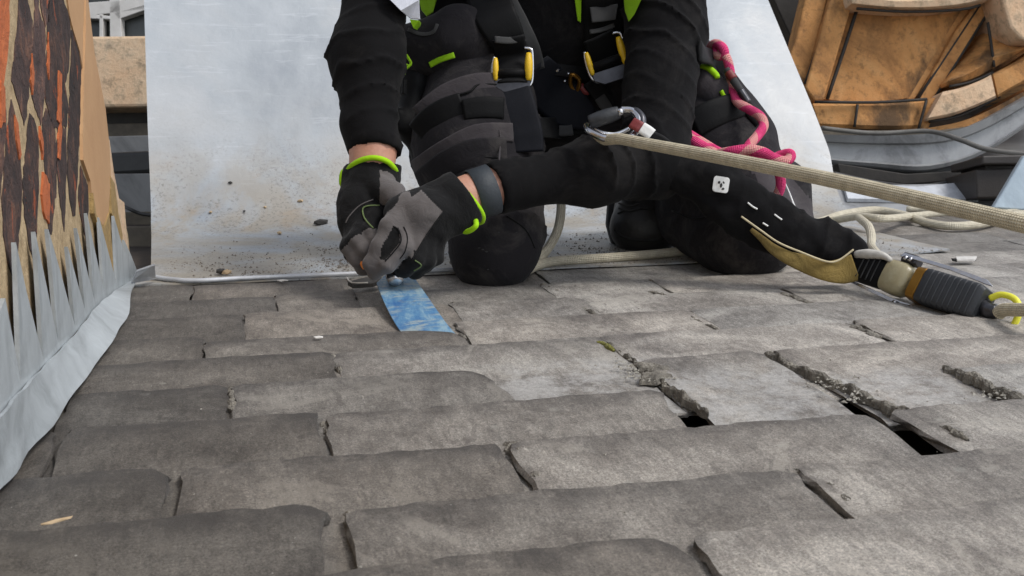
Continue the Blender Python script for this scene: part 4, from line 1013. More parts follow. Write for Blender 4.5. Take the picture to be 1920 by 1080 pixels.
# boots
for nm, (an, toe, x0) in {'a': (anL, (1207, 425, 2.09), 1207), 'b': (anR, (940, 432, 2.08), 940)}.items():
    bt, bvb = implicit('boot', [pr(an, (toe[0], 400, 2.16), .052, .055), pr((toe[0], 400, 2.16), toe, .055, .052), pr((toe[0]-14, 428, 2.09), (toe[0]+16, 428, 2.09), .047, .047), pr(toe, (toe[0]+2, 380, 2.10), .05, .045)], .005, M['boot'], man,
                       lambda X, Y, Z: .006*vnoise(X, Y, Z, 20))
    if nm == 'a':
        tube('toe_seam', SP_([(1158, 400), (1185, 392), (1225, 393), (1255, 402)], .001, (bvb,), dflt=2.05), .0018, M['sole'], bt, 6, raw=True)
        tube('toe_seam', SP_([(1152, 432), (1180, 448), (1235, 450), (1266, 432)], .001, (bvb,), dflt=2.05), .003, M['sole'], bt, 6, raw=True)
        for k_ in range(3): tube('lace', SP_([(1160, 372+k_*9), (1180, 377+k_*9), (1200, 372+k_*9)], .003, (bvb,), dflt=2.05), .002, M['webgrey'], bt, 6, raw=True)
    sole = [P(x0+dx, y, d) for dx, y, d in ((-66, 372, 2.20), (-70, 420, 2.17), (-60, 455, 2.13), (-20, 467, 2.11), (25, 467, 2.11), (62, 452, 2.13), (70, 415, 2.17), (64, 372, 2.20))]
    prism('sole', sole, fw*.03, M['sole'], bt, .004)
# thigh pockets, loops and knee seams
strap('thigh_panel', [(788, 222), (840, 182), (895, 162), (955, 160)], [50, 52, 50, 44], M['trousergrey'], trs, .0015, .003)
strap('thigh_panel', [(776, 318), (830, 284), (895, 252), (962, 248)], [34, 38, 38, 34], M['trousergrey'], trs, .0015, .003)
strap('pocket_flap', [(782, 250), (805, 226), (835, 208), (868, 196)], [44, 48, 48, 46], M['web'], trs, .005, .005)
strap('pocket_flap', [(868, 206), (905, 201), (945, 203)], [38, 40, 40], M['web'], trs, .006, .005)
strap('pocket_band', [(790, 345), (830, 313), (862, 296), (895, 286), (950, 284)], [50, 52, 52, 52], M['trouser'], trs, .004, .005)
tube('seam', SP_([(793, 205), (840, 184), (880, 172), (900, 158), (950, 160)], .003), .0022, M['web'], trs, 6, raw=True)
tube('seam', SP_([(786, 330), (830, 312), (880, 296), (940, 296)], .003), .002, M['web'], trs, 6, raw=True)
tube('seam', SP_([(935, 236), (938, 262), (936, 300)], .003), .0016, M['trousergrey'], trs, 6, raw=True)
tube('seam', SP_([(950, 405), (985, 430), (1003, 465)], .001), .0012, M['web'], trs, 6, raw=True)
tube('seam', SP_([(1260, 395), (1300, 410), (1345, 402), (1390, 395)], .001), .0018, M['web'], trs, 6, raw=True)
tube('piping', SP_([(1468, 335), (1480, 362), (1490, 388), (1500, 402), (1516, 408), (1526, 418)], .003, dflt=1.9), [.0012, .0018, .004, .0045], M['white'], trs, 8, raw=True)
for (a, b) in ((905, 468), (912, 472), (898, 465), (968, 436), (935, 436), (1462, 497), (915, 505)):
    rock('dust_mark', S(a, b, 0), (.003, .002, .001), M['webgrey'], trs, seed=a)
# dark hanging pouch and belt on the left hip
po, bvp = implicit('pouch', [pr((775, 150, 1.88), (768, 240, 1.86), .028, .022, k=.02), pr((790, 110, 1.90), (775, 150, 1.88), .035, .03, k=.02), pr((775, 240, 1.86), (790, 310, 1.85), .022, .012, k=.02), pr((748, 215, 1.84), (750, 240, 1.84), .012, .009, k=.01)], .004, M['web'], man, lambda X, Y, Z: .004*vnoise(X, Y, Z, 40))
rl, _ = implicit('jacket_roll', [pr((765, 85, 1.86), (840, 70, 1.84), .035, .045, k=.03), pr((800, 115, 1.87), (880, 100, 1.86), .032, .04, k=.03), pr((870, 60, 1.86), (930, 70, 1.87), .045, .045)], .004, M['trouser'], man,
                 combo(lambda X, Y, Z: .012*vnoise(X, Y, Z, 25), axfold((760, 110, 1.87), (880, 60, 1.85), .035, -.004, .06, 0, .9)))
bvr = _
ribbon('lime_edge', SP_([(806, 122), (825, 112), (852, 103)], .004, (bvr, bv_s, bv_t)), [.010], .004, M['limegreen'], rl, raw=True)
ribbon('grey_edge', SP_([(765, 55), (790, 64), (812, 60), (820, 45)], .002, (bvr, bv_s)), [.006], .002, M['webgrey'], rl, raw=True)
tube('cord', [P(752, 90, 1.83), P(765, 108, 1.82), P(770, 120, 1.82), P(760, 130, 1.82), P(758, 140, 1.82)], .0025, M['limegreen'], rl, 6)
tube('cord', [P(752, 92, 1.83), P(754, 115, 1.82), P(768, 124, 1.82)], .002, M['limegreen'], rl, 6)
tube('cord_toggle', [P(758, 150, 1.82), P(757, 177, 1.82)], .004, M['web'], rl, 8)
# hi-vis vest showing between the arms
def patch(name, pl, m, par, off=.006, thick=.003, bvs=None, dflt=1.8):
    q = [S(x, y, off, bvs, dflt) for x, y in pl]; dm = sorted((p-CAM).dot(fw) for p in q); c = dm[len(dm)//3]
    q = [P(x, y, min(max((p-CAM).dot(fw), c-.03), c+.03)) for (x, y), p in zip(pl, q)]
    return prism(name, q, fw*thick, m, par, .0006)
vest = patch('vest', [(782, -60), (850, -60), (818, 0), (812, 22), (800, 30), (790, 18), (785, 0)], M['limegreen'], man, .02, .006)
patch('reflective_band', [(700, -60), (780, -60), (786, 0), (787, 36), (770, 34), (752, 20), (732, 0)], M['reflect'], vest, .028, .004)
patch('side_panel', [(768, 36), (786, 38), (792, 45), (790, 60), (775, 52)], M['limegreen'], vest, .025, .004)
patch('side_panel', [(1066, -60), (1096, -60), (1090, 0), (1089, 42), (1083, 38), (1078, 0)], M['limegreen'], vest, .012, .004)
patch('side_panel', [(1165, -60), (1230, -60), (1202, 0), (1190, 26), (1179, 40), (1172, 20), (1170, 0)], M['limegreen'], vest, .02, .004)
# ------------------------------------------------------------------ harness
har = empty('harness', P(1040, 150, 1.8), None, None); har.parent = man; har.location = P(1040, 150, 1.8)-man.location
del_ = [har.__delitem__(k) for k in list(har.keys())]
bvb_ = (bv_s, bv_t, bvr)
strap('strap', [(890, -90), (905, -40), (925, 20), (945, 60), (958, 95)], [92, 88, 80, 72, 64], M['web'], har, .018, .004, bvb_)
strap('strap', [(925, -90), (945, -20), (975, 40), (1000, 90), (1012, 130)], [30, 30, 30, 26, 20], M['webgrey'], har, .022, .003, bvb_)
strap('strap', [(953, 70), (958, 100), (960, 130), (961, 155)], [62, 60, 58, 56], M['web'], har, .030, .003, bvb_, .003)
strap('strap_keeper', [(928, 74), (955, 76), (982, 72)], 13, M['webgrey'], har, .036, .004, bvb_)
strap('strap', [(960, 160), (975, 210), (986, 250), (989, 285)], [66, 64, 62, 60], M['webnavy'], har, .014, .004, (bv_t,))
strap('strap', [(1002, 125), (1030, 165), (1068, 200), (1108, 225)], [66, 96, 92, 44], M['webnavy'], har, .026, .005, bvb_)
strap('strap', [(1128, -90), (1130, -30), (1132, 30), (1130, 70), (1132, 95)], [84, 80, 76, 72, 66], M['web'], har, .020, .004, bvb_)
strap('strap_keeper', [(1106, 60), (1128, 56), (1152, 47)], 9, M['webgrey'], har, .034, .003, bvb_)
strap('strap_patch', [(1108, 28), (1130, 26), (1156, 22)], 30, M['webgrey'], har, .029, .002, bvb_)
strap('strap', [(1122, 66), (1132, 95), (1140, 122), (1143, 138)], [64, 62, 60, 58], M['web'], har, .038, .003, bvb_, .003)
strap('strap', [(1108, 150), (1128, 180), (1142, 210)], [40, 34, 30], M['web'], har, .03, .004, bvb_)
strap('adjuster', [(1124, 182), (1132, 194), (1140, 206)], [22, 24, 22], M['webgrey'], har, .04, .005, bvb_)
strap('strap', [(990, 236), (1050, 240), (1110, 232)], [40, 44, 30], M['web'], har, .016, .004, bvb_)
strap('adjuster', [(1048, 245), (1062, 245), (1074, 243)], 22, M['webgrey'], har, .03, .006, bvb_)
strap('strap', [(1000, 130), (1040, 128), (1085, 135), (1110, 140)], [30, 30, 30, 30], M['web'], har, .006, .003, bvb_)
def buckle(cx, cy, ang, sx, sy, d):
    c = P(cx, cy, d); ca, sa = math.cos(ang), math.sin(ang)
    def Q(u, v, o=0): return P(cx+(u*ca-v*sa)*sx, cy+(u*sa+v*ca)*sy, d-o)
    fr = tube('buckle', [Q(-.92, -.55), Q(-1, -.2), Q(-1, .55), Q(-.8, .92), Q(-.3, 1.05), Q(.3, 1.05), Q(.8, .92), Q(1, .5), Q(1, -.7), Q(.9, -.95), Q(.6, -1)], .0032, M['steel'], har, 8, 5)
    prism('lower_bar', [Q(-.9, .55, .003), Q(.9, .55, .003), Q(.9, .92, .003), Q(.45, 1.2, .003), Q(-.45, 1.2, .003), Q(-.9, .92, .003)], -fw*.005, M['darksteel'], fr, .001)
    tube('cross_bar', [Q(-.92, .28, .004), Q(.92, .2, .004)], .008, M['web'], fr, 10, 2)
    for (u, w_, l0, l1) in ((-.86, .0052, -.5, .6), (.82, .0070, -.75, .6)):
        rbar = tube('yellow_lever', [Q(u, l0, .007), Q(u, (l0+l1)/2, .009), Q(u, l1, .007)], [w_*.6, w_, w_, w_*.6], M['yellow'], fr, 10, 4)
def dep(x, y, off): return (S(x, y, off, bvb_)-CAM).dot(fw)
buckle(961, 128, .0, 37, 38, dep(961, 120, .05)); buckle(1137, 108, -.30, 39, 40, dep(1135, 100, .055))
for (x, y, r_) in ((1045, 132, .004), (1065, 138, .003), (1058, 152, .003)): rock('rivet', S(x, y, .012, bvb_), (r_, r_, r_), M['steel'], har, seed=x)
tube('ring', [S(1072, 140, .02, bvb_), S(1086, 150, .025, bvb_), S(1082, 170, .025, bvb_), S(1070, 160, .02, bvb_)], .004, M['gold'], har, 8, 5, closed=True)
tube('attachment_loop', [S(1088, 160, .02, bvb_), S(1098, 172, .025, bvb_), S(1106, 168, .02, bvb_)], .007, M['red'], har, 8, 5)
# left hip: belt, gear loop, grey cloth
strap('strap', [(1300, 232), (1340, 212), (1385, 196), (1400, 190)], [56, 54, 50, 40], M['web'], har, .012, .006, None, 0, 2.0)
strap('strap', [(1310, 95), (1345, 118), (1375, 160), (1400, 200), (1425, 230)], [40, 36, 26, 24, 24], M['web'], har, .014, .006, None, 0, 1.95)
gc, bgc = implicit('cloth_pouch', [Prim(S(1322, 150, -.005), S(1345, 172, -.005), .030, .024, k=.02), Prim(S(1318, 165, -.005), S(1340, 178, -.005), .026, .022, k=.02)], .004, M['trousergrey'], har, lambda X, Y, Z: .010*vnoise(X, Y, Z, 30))
tube('lime_edge', SP_([(1314, 124), (1328, 128), (1342, 140), (1345, 146)], .004, (bgc, bv_t)), [.004, .006, .005], M['lime'], gc, 8, raw=True)
tube('lime_edge', SP_([(1352, 170), (1356, 178), (1359, 182)], .004, (bgc, bv_t)), .004, M['lime'], gc, 8, raw=True)
# ------------------------------------------------------------------ climbing gear
cb = empty('carabiner', P(1150, 240, 1.6), 'large steel carabiner with black gate sleeve clipped to the harness', 'carabiner')
tube('frame', [P(1100, 236, 1.62), P(1106, 246, 1.60), P(1130, 258, 1.585), P(1158, 261, 1.58), P(1184, 256, 1.58), P(1196, 240, 1.585), P(1198, 222, 1.59), P(1186, 208, 1.60), P(1165, 206, 1.605)], .0055, M['steel'], cb, 12)
tube('frame', [P(1108, 237, 1.61), P(1130, 249, 1.60), P(1155, 251, 1.60), P(1180, 241, 1.60)], .0036, M['steel'], cb, 10)
tube('gate_sleeve', [P(1106, 229, 1.605), P(1132, 220, 1.60), P(1160, 211, 1.60)], [.010, .0115, .0115, .0095], M['rubber'], cb, 14, 4)
tube('gate_tip', [P(1159, 211, 1.595), P(1167, 209, 1.595)], .006, M['steel'], cb, 10, 2)
tube('ring', [P(1170, 214, 1.61), P(1190, 208, 1.60), P(1203, 220, 1.59), P(1204, 236, 1.585)], .006, M['darksteel'], cb, 10)
tg = empty('swivel_tag', P(1205, 240, 1.57), 'dark red and white tag joining carabiner to cream rope', 'tag')
ribbon('red_part', [P(1185, 230, 1.575), P(1196, 236, 1.57), P(1205, 242, 1.57)], .017, .006, M['red'], tg)
ribbon('white_label', [P(1203, 240, 1.567), P(1213, 246, 1.565), P(1222, 253, 1.565)], .018, .007, M['white'], tg)
ribbon('black_part', [P(1215, 252, 1.572), P(1240, 264, 1.57), P(1262, 277, 1.57)], [.016, .016, .008], .008, M['web'], tg)
ribbon('steel_part', [P(1210, 258, 1.568), P(1222, 266, 1.566)], [.006, .005], .004, M['steel'], tg)
# taut cream rope: 1/distance runs linearly across the picture, so it is a straight line in space, sagging slightly
rp = []
for t in np.linspace(0, 1.45, 30):
    x = 1120+800*t; y = 253+t*167-20*math.sin(min(t, 1)*math.pi)*.35; inv = 1/1.60+t*(1/.93-1/1.60)
    rp.append(P(x, y, 1/inv))
rp = [P(1118, 250, 1.62), P(1134, 262, 1.605)]+rp[1:]
mr = tube('climbing_rope', rp, .0082, M['rope'], None, 20, 5); tag(mr, 'thick braided cream rope stretched tight from carabiner to right edge of the picture', 'rope')
# pink rope
pk = tube('pink_rope', [P(1330, 92, 1.90), P(1340, 82, 1.88), P(1354, 88, 1.86), P(1358, 102, 1.86), P(1346, 104, 1.87), P(1345, 92, 1.88), P(1360, 105, 1.86), P(1368, 128, 1.86), P(1372, 160, 1.86), P(1382, 190, 1.84),
     P(1405, 205, 1.82), P(1425, 218, 1.80), P(1432, 236, 1.785), P(1420, 255, 1.77), P(1405, 272, 1.755), P(1395, 288, 1.75), P(1372, 294, 1.745), P(1345, 284, 1.75), P(1318, 268, 1.76), P(1292, 252, 1.77)], .0082, M['pink'], None, 14, 8)
tag(pk, 'pink rope looping down from the hip and back across the thigh of the worker', 'rope')
pk2 = tube('pink_rope', [P(1338, 290, 1.755), P(1370, 284, 1.72), P(1402, 280, 1.712), P(1430, 285, 1.71), P(1450, 296, 1.71), P(1470, 302, 1.71), P(1482, 296, 1.715), P(1480, 288, 1.72), P(1462, 292, 1.73), P(1452, 300, 1.73), P(1460, 318, 1.735), P(1464, 345, 1.745), P(1458, 365, 1.755), P(1446, 378, 1.765), P(1436, 386, 1.77)], .0082, M['pink'], None, 14, 8)
tag(pk2, 'pink rope knotted over the knee with its cut end hanging down', 'rope')
pk3 = tube('pink_rope', [P(1375, 302, 1.735), P(1400, 306, 1.728), P(1425, 304, 1.722), P(1448, 306, 1.72)], .0082, M['pink'], None, 14, 8)
tag(pk3, 'short bight of pink rope tucked under the knot above the knee', 'rope')
pk4 = tube('pink_rope', [P(1288, 256, 1.762), P(1320, 276, 1.752), P(1350, 292, 1.742), P(1390, 298, 1.735), P(1415, 290, 1.722), P(1436, 292, 1.715)], .0088, M['pink'], None, 14, 8)
tag(pk4, 'pink rope strand running under the hand side of the knot above the knee', 'rope')
tk_ = empty('trigger_snap', P(1380, 160, 1.84), 'small grey and red snap hook hanging beside the pink rope', 'snap hook')
tube('body', [P(1362, 130, 1.85), P(1378, 155, 1.84), P(1390, 172, 1.835)], [.006, .007, .006], M['webgrey'], tk_, 10)
tube('red_sleeve', [P(1366, 136, 1.845), P(1375, 148, 1.84)], .008, M['red'], tk_, 10)
tube('end', [P(1388, 170, 1.835), P(1403, 192, 1.83)], [.007, .006], M['darksteel'], tk_, 10)
# black zipped lanyard sleeve with olive webbing
lan = empty('lanyard', P(1450, 430, 1.68), 'black fabric lanyard sleeve with olive webbing running down to the rope grab', 'lanyard')
lp_ = [(1235, 298, 1.70, .022), (1290, 320, 1.69, .030), (1340, 345, 1.68, .036), (1390, 385, 1.675, .036), (1440, 422, 1.675, .036), (1500, 450, 1.672, .034), (1555, 464, 1.672, .031), (1594, 474, 1.672, .027)]
slv, bvl = implicit('sleeve', [Prim(P(*lp_[i][:3]), P(*lp_[i+1][:3]), lp_[i][3], lp_[i+1][3], 0, (N_, .6), .02) for i in range(len(lp_)-1)], .0035, M['shirt'], lan,
                    combo(lambda X, Y, Z: .010*vnoise(X, Y, Z, 28)+.004*vnoise(X, Y, Z, 60), axfold((1380, 385, 1.68), (1600, 480, 1.68), .045, -.0022, .05, 0, .8)))
ow = ribbon('olive_webbing', [P(1408, 430, 1.652), P(1428, 447, 1.648), P(1450, 467, 1.646), P(1480, 484, 1.640), P(1515, 496, 1.644), P(1550, 508, 1.634), P(1580, 508, 1.642), P(1604, 501, 1.64)], [.006, .010, .016, .021, .030, .031, .040, .042], .004, M['olive'], lan, arch=.0015)
tube('piping', [P(1390, 406, 1.650), P(1425, 431, 1.642), P(1460, 455, 1.638), P(1505, 474, 1.635), P(1548, 490, 1.63), P(1572, 488, 1.63), P(1600, 468, 1.63)], .0016, M['oliveedge'], lan, 6)
# white badge with two dark marks on the sleeve
def badge(cx, cy, ang, sc_):
    def Q(u, v): return (cx+(u*math.cos(ang)-v*math.sin(ang))*sc_, cy+(u*math.sin(ang)+v*math.cos(ang))*sc_)
    pl = []
    for (a, b, st) in ((.62, -.62, -90), (.62, .62, 0), (-.62, .62, 90), (-.62, -.62, 180)):
        for k_ in range(5): th = math.radians(st+k_*22.5); pl.append(Q(a+.38*math.cos(th), b+.38*math.sin(th)))
    bd = patch('badge', pl, M['white'], lan, .004, .0015, (bvl,), 1.64)
    for mk in ([(-.45, -.35), (-.15, -.45), (-.1, -.1), (-.4, -.05)], [(-.15, .0), (.1, -.25), (.2, .15), (.05, .45), (-.1, .3)], [(.3, .3), (.55, .45), (.4, .65), (.1, .6)], [(.2, -.5), (.45, -.3), (.35, -.1), (.15, -.3)]):
        patch('badge_mark', [Q(*p) for p in mk], M['cable'], bd, .0055, .0012, (bvl,), 1.64)
badge(1352, 346, .15, 15)
for L_ in ([(1402, 380), (1412, 388), (1420, 392)], [(1452, 402), (1460, 408), (1466, 412)], [(1430, 418), (1440, 424)]):
    tube('scuff_mark', SP_(L_, .001, (bvl,), dflt=1.65), .0014, M['white'], lan, 6, raw=True)
# rope grab device lying on the slates
dv = empty('rope_grab', G(1740, 600), 'rope grab device with ribbed black body, gold collar and webbing end lying on the slates', 'rope grab')
ax0, ax1 = P(1612, 500, 1.655), P(1880, 585, 1.46)
A_ = (ax1-ax0); AL = A_.length; Au = A_.normalized(); As = Au.cross(N_).normalized(); An = As.cross(Au).normalized()
if An.z < 0: An = -An
def DV(t, s, n=0): return ax0+Au*(t*AL)+As*s+An*n
print('device axis z', ax0.z, ax1.z, 'side', As[:], AL)
def loft(name, rows, m, par, seg=20, p=3.0):
    """rows: t, half width, half height, side shift"""
    vs = []; fs = []
    for (t, a, b, sh_) in rows:
        for k_ in range(seg):
            th = 2*math.pi*k_/seg; c_, s_ = math.cos(th), math.sin(th)
            vs.append(DV(t, sh_+a*math.copysign(abs(c_)**(2/p), c_), b*math.copysign(abs(s_)**(2/p), s_)))
    for i in range(len(rows)-1):
        for k_ in range(seg): k2 = (k_+1) % seg; fs.append((i*seg+k_, i*seg+k2, (i+1)*seg+k2, (i+1)*seg+k_))
    fs.append(tuple(range(seg-1, -1, -1))); fs.append(tuple((len(rows)-1)*seg+k_ for k_ in range(seg)))
    o = mobj(name, vs, fs, m, par, True); o.data.set_sharp_from_angle(angle=math.radians(35)); return o
loft('webbing_end', [(-.03, .021, .010, 0), (0, .024, .013, 0), (.19, .024, .013, 0), (.205, .022, .012, 0)], M['web'], dv)
for k_ in range(4):
    t = .045+.038*k_
    tube('stitch_row', [DV(t, -.019, .0135), DV(t, 0, .0140), DV(t, .019, .0135)], .0010, M['webgrey'], dv, 6, 3)
loft('clear_sleeve', [(.205, .021, .013, 0), (.22, .0245, .018, 0), (.28, .026, .021, 0), (.34, .0255, .021, 0), (.38, .021, .017, 0), (.395, .015, .012, 0)], M['clear'], dv, p=3.2)
loft('pin', [(.385, .007, .006, 0), (.43, .007, .006, 0)], M['steel'], dv, p=2)
loft('gold_collar', [(.425, .021, .016, 0), (.432, .025, .020, 0), (.49, .026, .021, 0), (.50, .0245, .018, 0)], M['gold'], dv, p=5)
rows = [(.485, .022, .017, 0), (.50, .0255, .0215, 0)]
for k_ in range(9):
    t = .52+k_*.037; rows += [(t, .0262, .0225, 0), (t+.026, .0262, .0225, 0), (t+.030, .0253, .0217, 0), (t+.034, .0253, .0217, 0)]
rows += [(.86, .0255, .021, 0), (.885, .022, .018, 0)]
loft('ribbed_body', rows, M['rubber'], dv, p=7)
sidesg = 1 if px(DV(.5, .03))[1] > px(DV(.5, -.03))[1] else -1
up_ = -sidesg
prism('side_plate', [DV(.27, up_*.031, .014), DV(.29, up_*.038, .014), (DV(.62, up_*.038, .012)), DV(.85, up_*.035, .010), DV(.90, up_*.028, .010), DV(.86, up_*.028, .010), DV(.62, up_*.0325, .012), DV(.36, up_*.032, .014)], -An*.004, M['steel'], dv, .0006)
loft('plate_bracket', [(.27, .006, .008, up_*.033), (.28, .008, .011, up_*.033), (.37, .008, .011, up_*.033), (.38, .006, .008, up_*.033)], M['darksteel'], dv, p=5)
prism('side_plate', [DV(-.02, -up_*.028, .002), DV(.30, -up_*.036, .002), DV(.60, -up_*.038, .002), DV(.84, -up_*.036, .002), DV(.84, -up_*.030, .002), DV(.60, -up_*.032, .002), DV(.30, -up_*.030, .002), DV(-.02, -up_*.024, .002)], -An*.004, M['steel'], dv, .0006)
for t in (.31, .345): tube('bolt', [DV(t, up_*.031, .010), DV(t, up_*.031, .0145)], .0035, M['steel'], dv, 8, 2)
for t in (.36, .47, .78):
    loft('lug', [(t-.02, .004, .005, -up_*.037), (t+.02, .004, .005, -up_*.037)], M['darksteel'], dv, p=5)
    tube('bolt', [DV(t, -up_*.036, .003), DV(t, -up_*.036, .0075)], .0028, M['steel'], dv, 8, 2)
tube('white_tape', [DV(-.03, up_*.014, .012), DV(.06, up_*.02, .014), DV(.16, up_*.024, .014), DV(.24, up_*.020, .018)], [.006, .008, .006, .003], M['tape'], dv, 8, 4)
tube('swivel', [DV(.87, 0, 0), DV(.93, .004, 0), DV(.97, .0, 0)], [.011, .012, .009], M['darksteel'], dv, 12, 3)
tube('eye', [DV(.90, .012*up_, .002), DV(.95, .022*up_, .002), DV(1.03, .022*up_, .0), DV(1.085, .008*up_, 0), DV(1.08, -.016*up_, -.004), DV(1.02, -.029*up_, -.006), DV(.92, -.028*up_, -.006), DV(.84, -.022*up_, -.006)], .0046, M['brightyellow'], dv, 12, 5)
er = tube('lanyard_rope', [P(1872, 588, 1.452), P(1884, 581, 1.44), P(1920, 581, 1.40), P(1990, 583, 1.34), P(2080, 588, 1.28)], .0092, M['rope'], None, 16, 6)
tag(er, 'short end of cream rope threaded into the yellow eye of the rope grab', 'rope')
# slack cream ropes on the roof
def ROPE(L, r, lab, m='ropeplain'):
    o = tube('slack_rope', [G(x, y, z) for x, y, z in L], r, M[m], None, 12, 8); tag(o, lab, 'rope', 'slack cream ropes'); return o
ROPE([(1290, 470, .012), (1200, 479, .010), (1100, 486, .010), (1040, 490, .010), (1005, 499, .009), (975, 515, .009)], .0085, 'slack cream rope lying on the zinc between the knees of the worker')
o_ = tube('slack_rope', [P(1050, 360, 1.98), P(1052, 392, 1.96), P(1046, 430, 1.93), P(1030, 462, 1.90), P(1008, 488, 1.86)], .0085, M['ropeplain'], None, 12, 8); tag(o_, 'cream rope hanging down beside the right knee of the worker', 'rope', 'slack cream ropes')
ROPE([(1450, 432, .012), (1530, 418, .012), (1580, 402, .02), (1640, 394, .02), (1690, 402, .014), (1740, 418, .010), (1790, 424, .010), (1850, 418, .010), (1900, 404, .010), (1990, 396, .01)], .0095, 'slack cream rope waving from behind the knee over the far slates')
ROPE([(1560, 414, .012), (1610, 406, .03), (1660, 410, .034), (1720, 404, .012), (1790, 398, .012), (1870, 400, .012), (1990, 390, .012)], .0085, 'second slack cream rope crossing the waving one at right')
ROPE([(1700, 392, .012), (1800, 394, .012), (1880, 398, .012), (1990, 402, .012)], .0075, 'thin cream rope farthest back along the lead edge')
o_ = tube('slack_rope', [G(1610, 408, .03), P(1628, 424, 2.05), P(1634, 445, 1.92), P(1634, 462, 1.80), P(1650, 480, 1.70), P(1672, 496, 1.62)], [.0085, .008, .007, .0055], M['ropeplain'], None, 12, 8); tag(o_, 'cream cord dropping from the rope pile to the rope grab', 'rope', 'slack cream ropes')

# ------------------------------------------------------------------ the slate ripper
rpz = empty('slate_ripper', G(735, 540), 'worn blue steel slate ripper pushed under a slate by the gloved hands', 'slate ripper')
BL = [G(706, 528, .022), G(748, 512, .026), G(778, 524, .022), G(800, 560, .010), G(852, 630, .0), G(874, 643, -.004), G(850, 668, -.010), G(790, 660, -.010), G(742, 614, .0)]
# blade as a strip between two long edges
le_ = smooth_path([G(706, 530, .024), G(716, 556, .018), G(730, 586, .008), G(745, 612, -.001), G(765, 640, -.009), G(790, 680, -.014)], 6)
re_ = smooth_path([G(778, 522, .024), G(801, 555, .018), G(824, 588, .008), G(845, 616, -.001), G(874, 648, -.009), G(900, 690, -.014)], 6)
vs = []; fs = []
n_ = len(le_)
cap0 = G(722, 516, .027); cap1 = G(760, 514, .027)
Ls = [cap0]+le_; Rs = [cap1]+re_
for a, b in zip(Ls, Rs):
    for q in range(7): t = q/6; m_ = a.lerp(b, t); m_.z += .0012*math.sin(t*math.pi); vs.append(m_)
for i in range(len(Ls)-1):
    for q in range(6): fs.append((i*7+q, (i+1)*7+q, (i+1)*7+q+1, i*7+q+1))
bd_ = mobj('blade', vs, fs, M['blue'], rpz, False); so2 = bd_.modifiers.new('thickness', 'SOLIDIFY'); so2.thickness = .0025; so2.offset = -1
tube('bolt', [G(741, 523, .028), G(741, 519, .040)], .013, M['steel'], rpz, 10, 2)
tube('neck', [G(743, 526, .033), P(737, 514, 1.585), P(733, 498, 1.59)], [.009, .0125, .0105, .009], M['steel'], rpz, 12, 4)
tube('handle', [P(733, 505, 1.60), P(727, 470, 1.602), P(721, 440, 1.598), P(718, 425, 1.592)], [.008, .013, .015, .014], M['wood'], rpz, 14, 5)
tube('butt_cap', [P(718.5, 432, 1.594), P(718, 420, 1.588), P(719, 412, 1.586)], [.0135, .0135, .009], M['steel'], rpz, 14, 4)
# ------------------------------------------------------------------ bits lying about
def chip(name, p, size, m, lab, seed, cat='debris', grp=None, flat=.35, yaw=None):
    o = rock(name, p, size, M[m], None, seed, flat, 1, yaw); tag(o, lab, cat, grp); return o
chip('slate_chip', SH(600, 423, .008), (.021, .008, .008), 'chip', 'dark pointed slate chip on the zinc sheet left of the gloves', 1, 'slate chip', yaw=.4)
chip('slate_chip', SH(432, 345, .004), (.006, .005, .003), 'chip', 'round dark crumb highest on the zinc sheet', 2, 'slate chip')
chip('slate_chip', SH(458, 398, .003), (.007, .003, .002), 'chip', 'tiny dark sliver in the middle of the zinc sheet', 3, 'slate chip')
chip('slate_chip', SH(413, 515, .006), (.014, .008, .006), 'chip', 'dark crumb at the lower edge of the zinc sheet', 4, 'slate chip')
chip('mortar_crumb', SH(563, 380, .004), (.009, .006, .004), 'tan', 'tan mortar crumb highest of the pale crumbs on the zinc', 5, 'mortar crumb')
chip('mortar_crumb', SH(524, 440, .004), (.008, .006, .004), 'tan', 'tan mortar crumb left of the dark slate chip', 6, 'mortar crumb')
chip('mortar_crumb', SH(497, 391, .003), (.006, .005, .003), 'tan', 'small tan mortar crumb in the middle of the zinc', 7, 'mortar crumb')
chip('mortar_crumb', SH(395, 400, .003), (.010, .004, .003), 'tan', 'long brownish mortar crumb toward the left edge of the zinc', 8, 'mortar crumb')
chip('mortar_crumb', SH(426, 516, .005), (.010, .007, .005), 'tan', 'ochre mortar crumb beside the dark crumb at the lower sheet edge', 9, 'mortar crumb')
chip('pale_chip', G(530, 526, .004), (.012, .005, .002), 'pale', 'flat white chip on the last slate course below the zinc', 10, 'chip', yaw=0)
chip('pale_chip', G(597, 632, .003), (.008, .003, .002), 'pale', 'small white chip on slate left of the ripper', 11, 'chip', yaw=0)
chip('straw', G(105, 977, .004), (.014, .002, .0015), 'tan', 'short straw coloured splinter on the nearest left slate', 12, 'splinter', yaw=.5)
o_ = empty('fragment', G(1812, 486, .004), 'white topped black fragment lying on the far slates at right', 'fragment')
prism('black_underside', [G(1790, 486, .006), G(1828, 484, .006), G(1830, 489, .002), G(1792, 491, .002)], (0, .01, 0), M['cable'], o_); prism('white_top', [G(1792, 481, .008), G(1832, 480, .008), G(1828, 486, .009), G(1795, 487, .009)], (0, 0, -.003), M['pale'], o_)
o_ = empty('loose_slate', G(675, 526, .004), 'small broken slate offcut with a pale edge beside the ripper blade', 'slate offcut')
prism('slate_piece', [G(652, 528, .012), G(700, 516, .014), G(722, 522, .012), G(700, 531, .010), G(662, 534, .010)], (0, 0, -.006), M['chip'], o_); tube('pale_edge', [G(650, 520, .012), G(660, 530, .012), G(690, 530, .013)], .0014, M['pale'], o_, 6, 3)
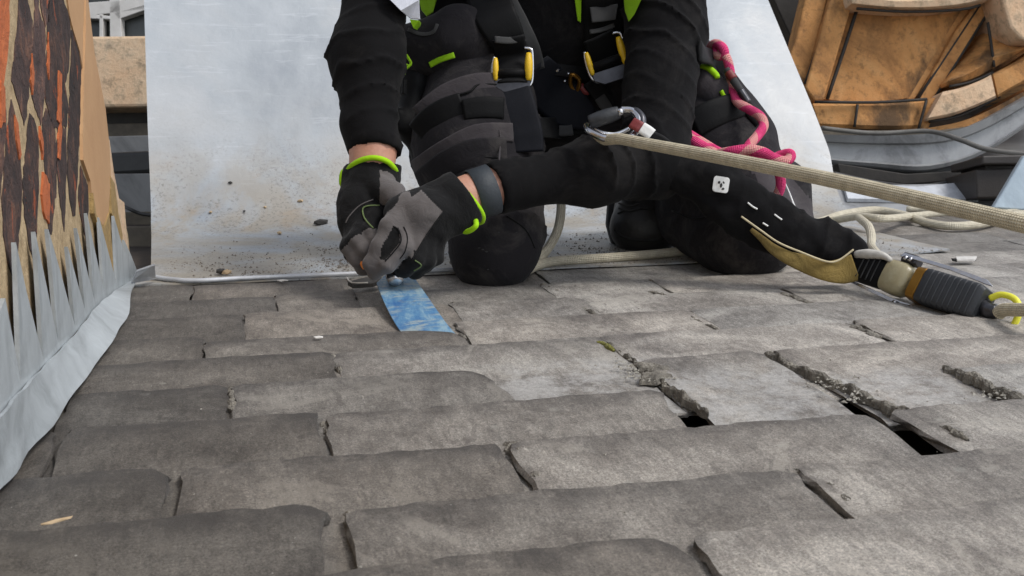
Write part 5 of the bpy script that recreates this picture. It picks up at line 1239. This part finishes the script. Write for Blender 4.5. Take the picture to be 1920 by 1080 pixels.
# grit: far too many crumbs to count, one object
vs = []; fs = []
r = random.Random(5)
def crumb(c, s):
    q_ = px(c)
    if (1600 < q_[0] < 1840 and 762 < q_[1] < 840) or (1225 < q_[0] < 1350 and 740 < q_[1] < 795): return
    b = len(vs); a = r.uniform(0, 6.28)
    for (x, y, z) in ((1, 0, 0), (-.5, .8, 0), (-.6, -.7, 0), (0, 0, .7)):
        x *= r.uniform(.5, 1.2); y *= r.uniform(.4, 1.1); vs.append(Vector((c.x+(x*math.cos(a)-y*math.sin(a))*s, c.y+(x*math.sin(a)+y*math.cos(a))*s, c.z+z*s*r.uniform(.4, 1.2))))
    fs.extend([(b, b+1, b+3), (b+1, b+2, b+3), (b+2, b, b+3)])
def ZX(x, dy):
    y_, z_ = sheet_profile(dy); return Vector((x, Y0+y_, z_))
for _ in range(9000):
    dy = abs(r.gauss(0, .2))*.9; x = r.uniform(-.14, 1.3) if r.random() < .45 else r.gauss(.15, .12) if r.random() < .5 else r.gauss(.63, .14)
    if x < -.15 or x > 1.35: continue
    if dy > .8: continue
    if math.sin(x*23+1)*math.sin(dy*31+x*9)+r.uniform(-1, 1) < -.25: continue
    crumb(ZX(x, dy+.006), r.choice([.0007, .0010, .0013, .0018, .0018, .0026, .0036]))
gr_ = mobj('grit', vs, fs, M['grit']); tag(gr_, 'dark grit and crumbs scattered over the lower zinc sheet', 'grit', kind='stuff')
vs = []; fs = []
for _ in range(500):
    x = r.uniform(-.15, 1.2); y = r.uniform(.6, 1.75); crumb(Vector((x, y, -.004)), r.choice([.0008, .0012, .0018]))
for (a, b) in ((1225, 700), (1205, 695), (1600, 735), (1560, 715), (1175, 678), (1860, 735)):
    for _ in range(40):
        g_ = G(a+r.gauss(0, 22), b+r.gauss(0, 7)); crumb(Vector((g_.x, g_.y, -.004)), r.choice([.0015, .0022, .003, .004]))
gr2 = mobj('slate_crumbs', vs, fs, M['residue']); tag(gr2, 'pale crumbs of mortar scattered on the slates', 'crumbs', kind='stuff')
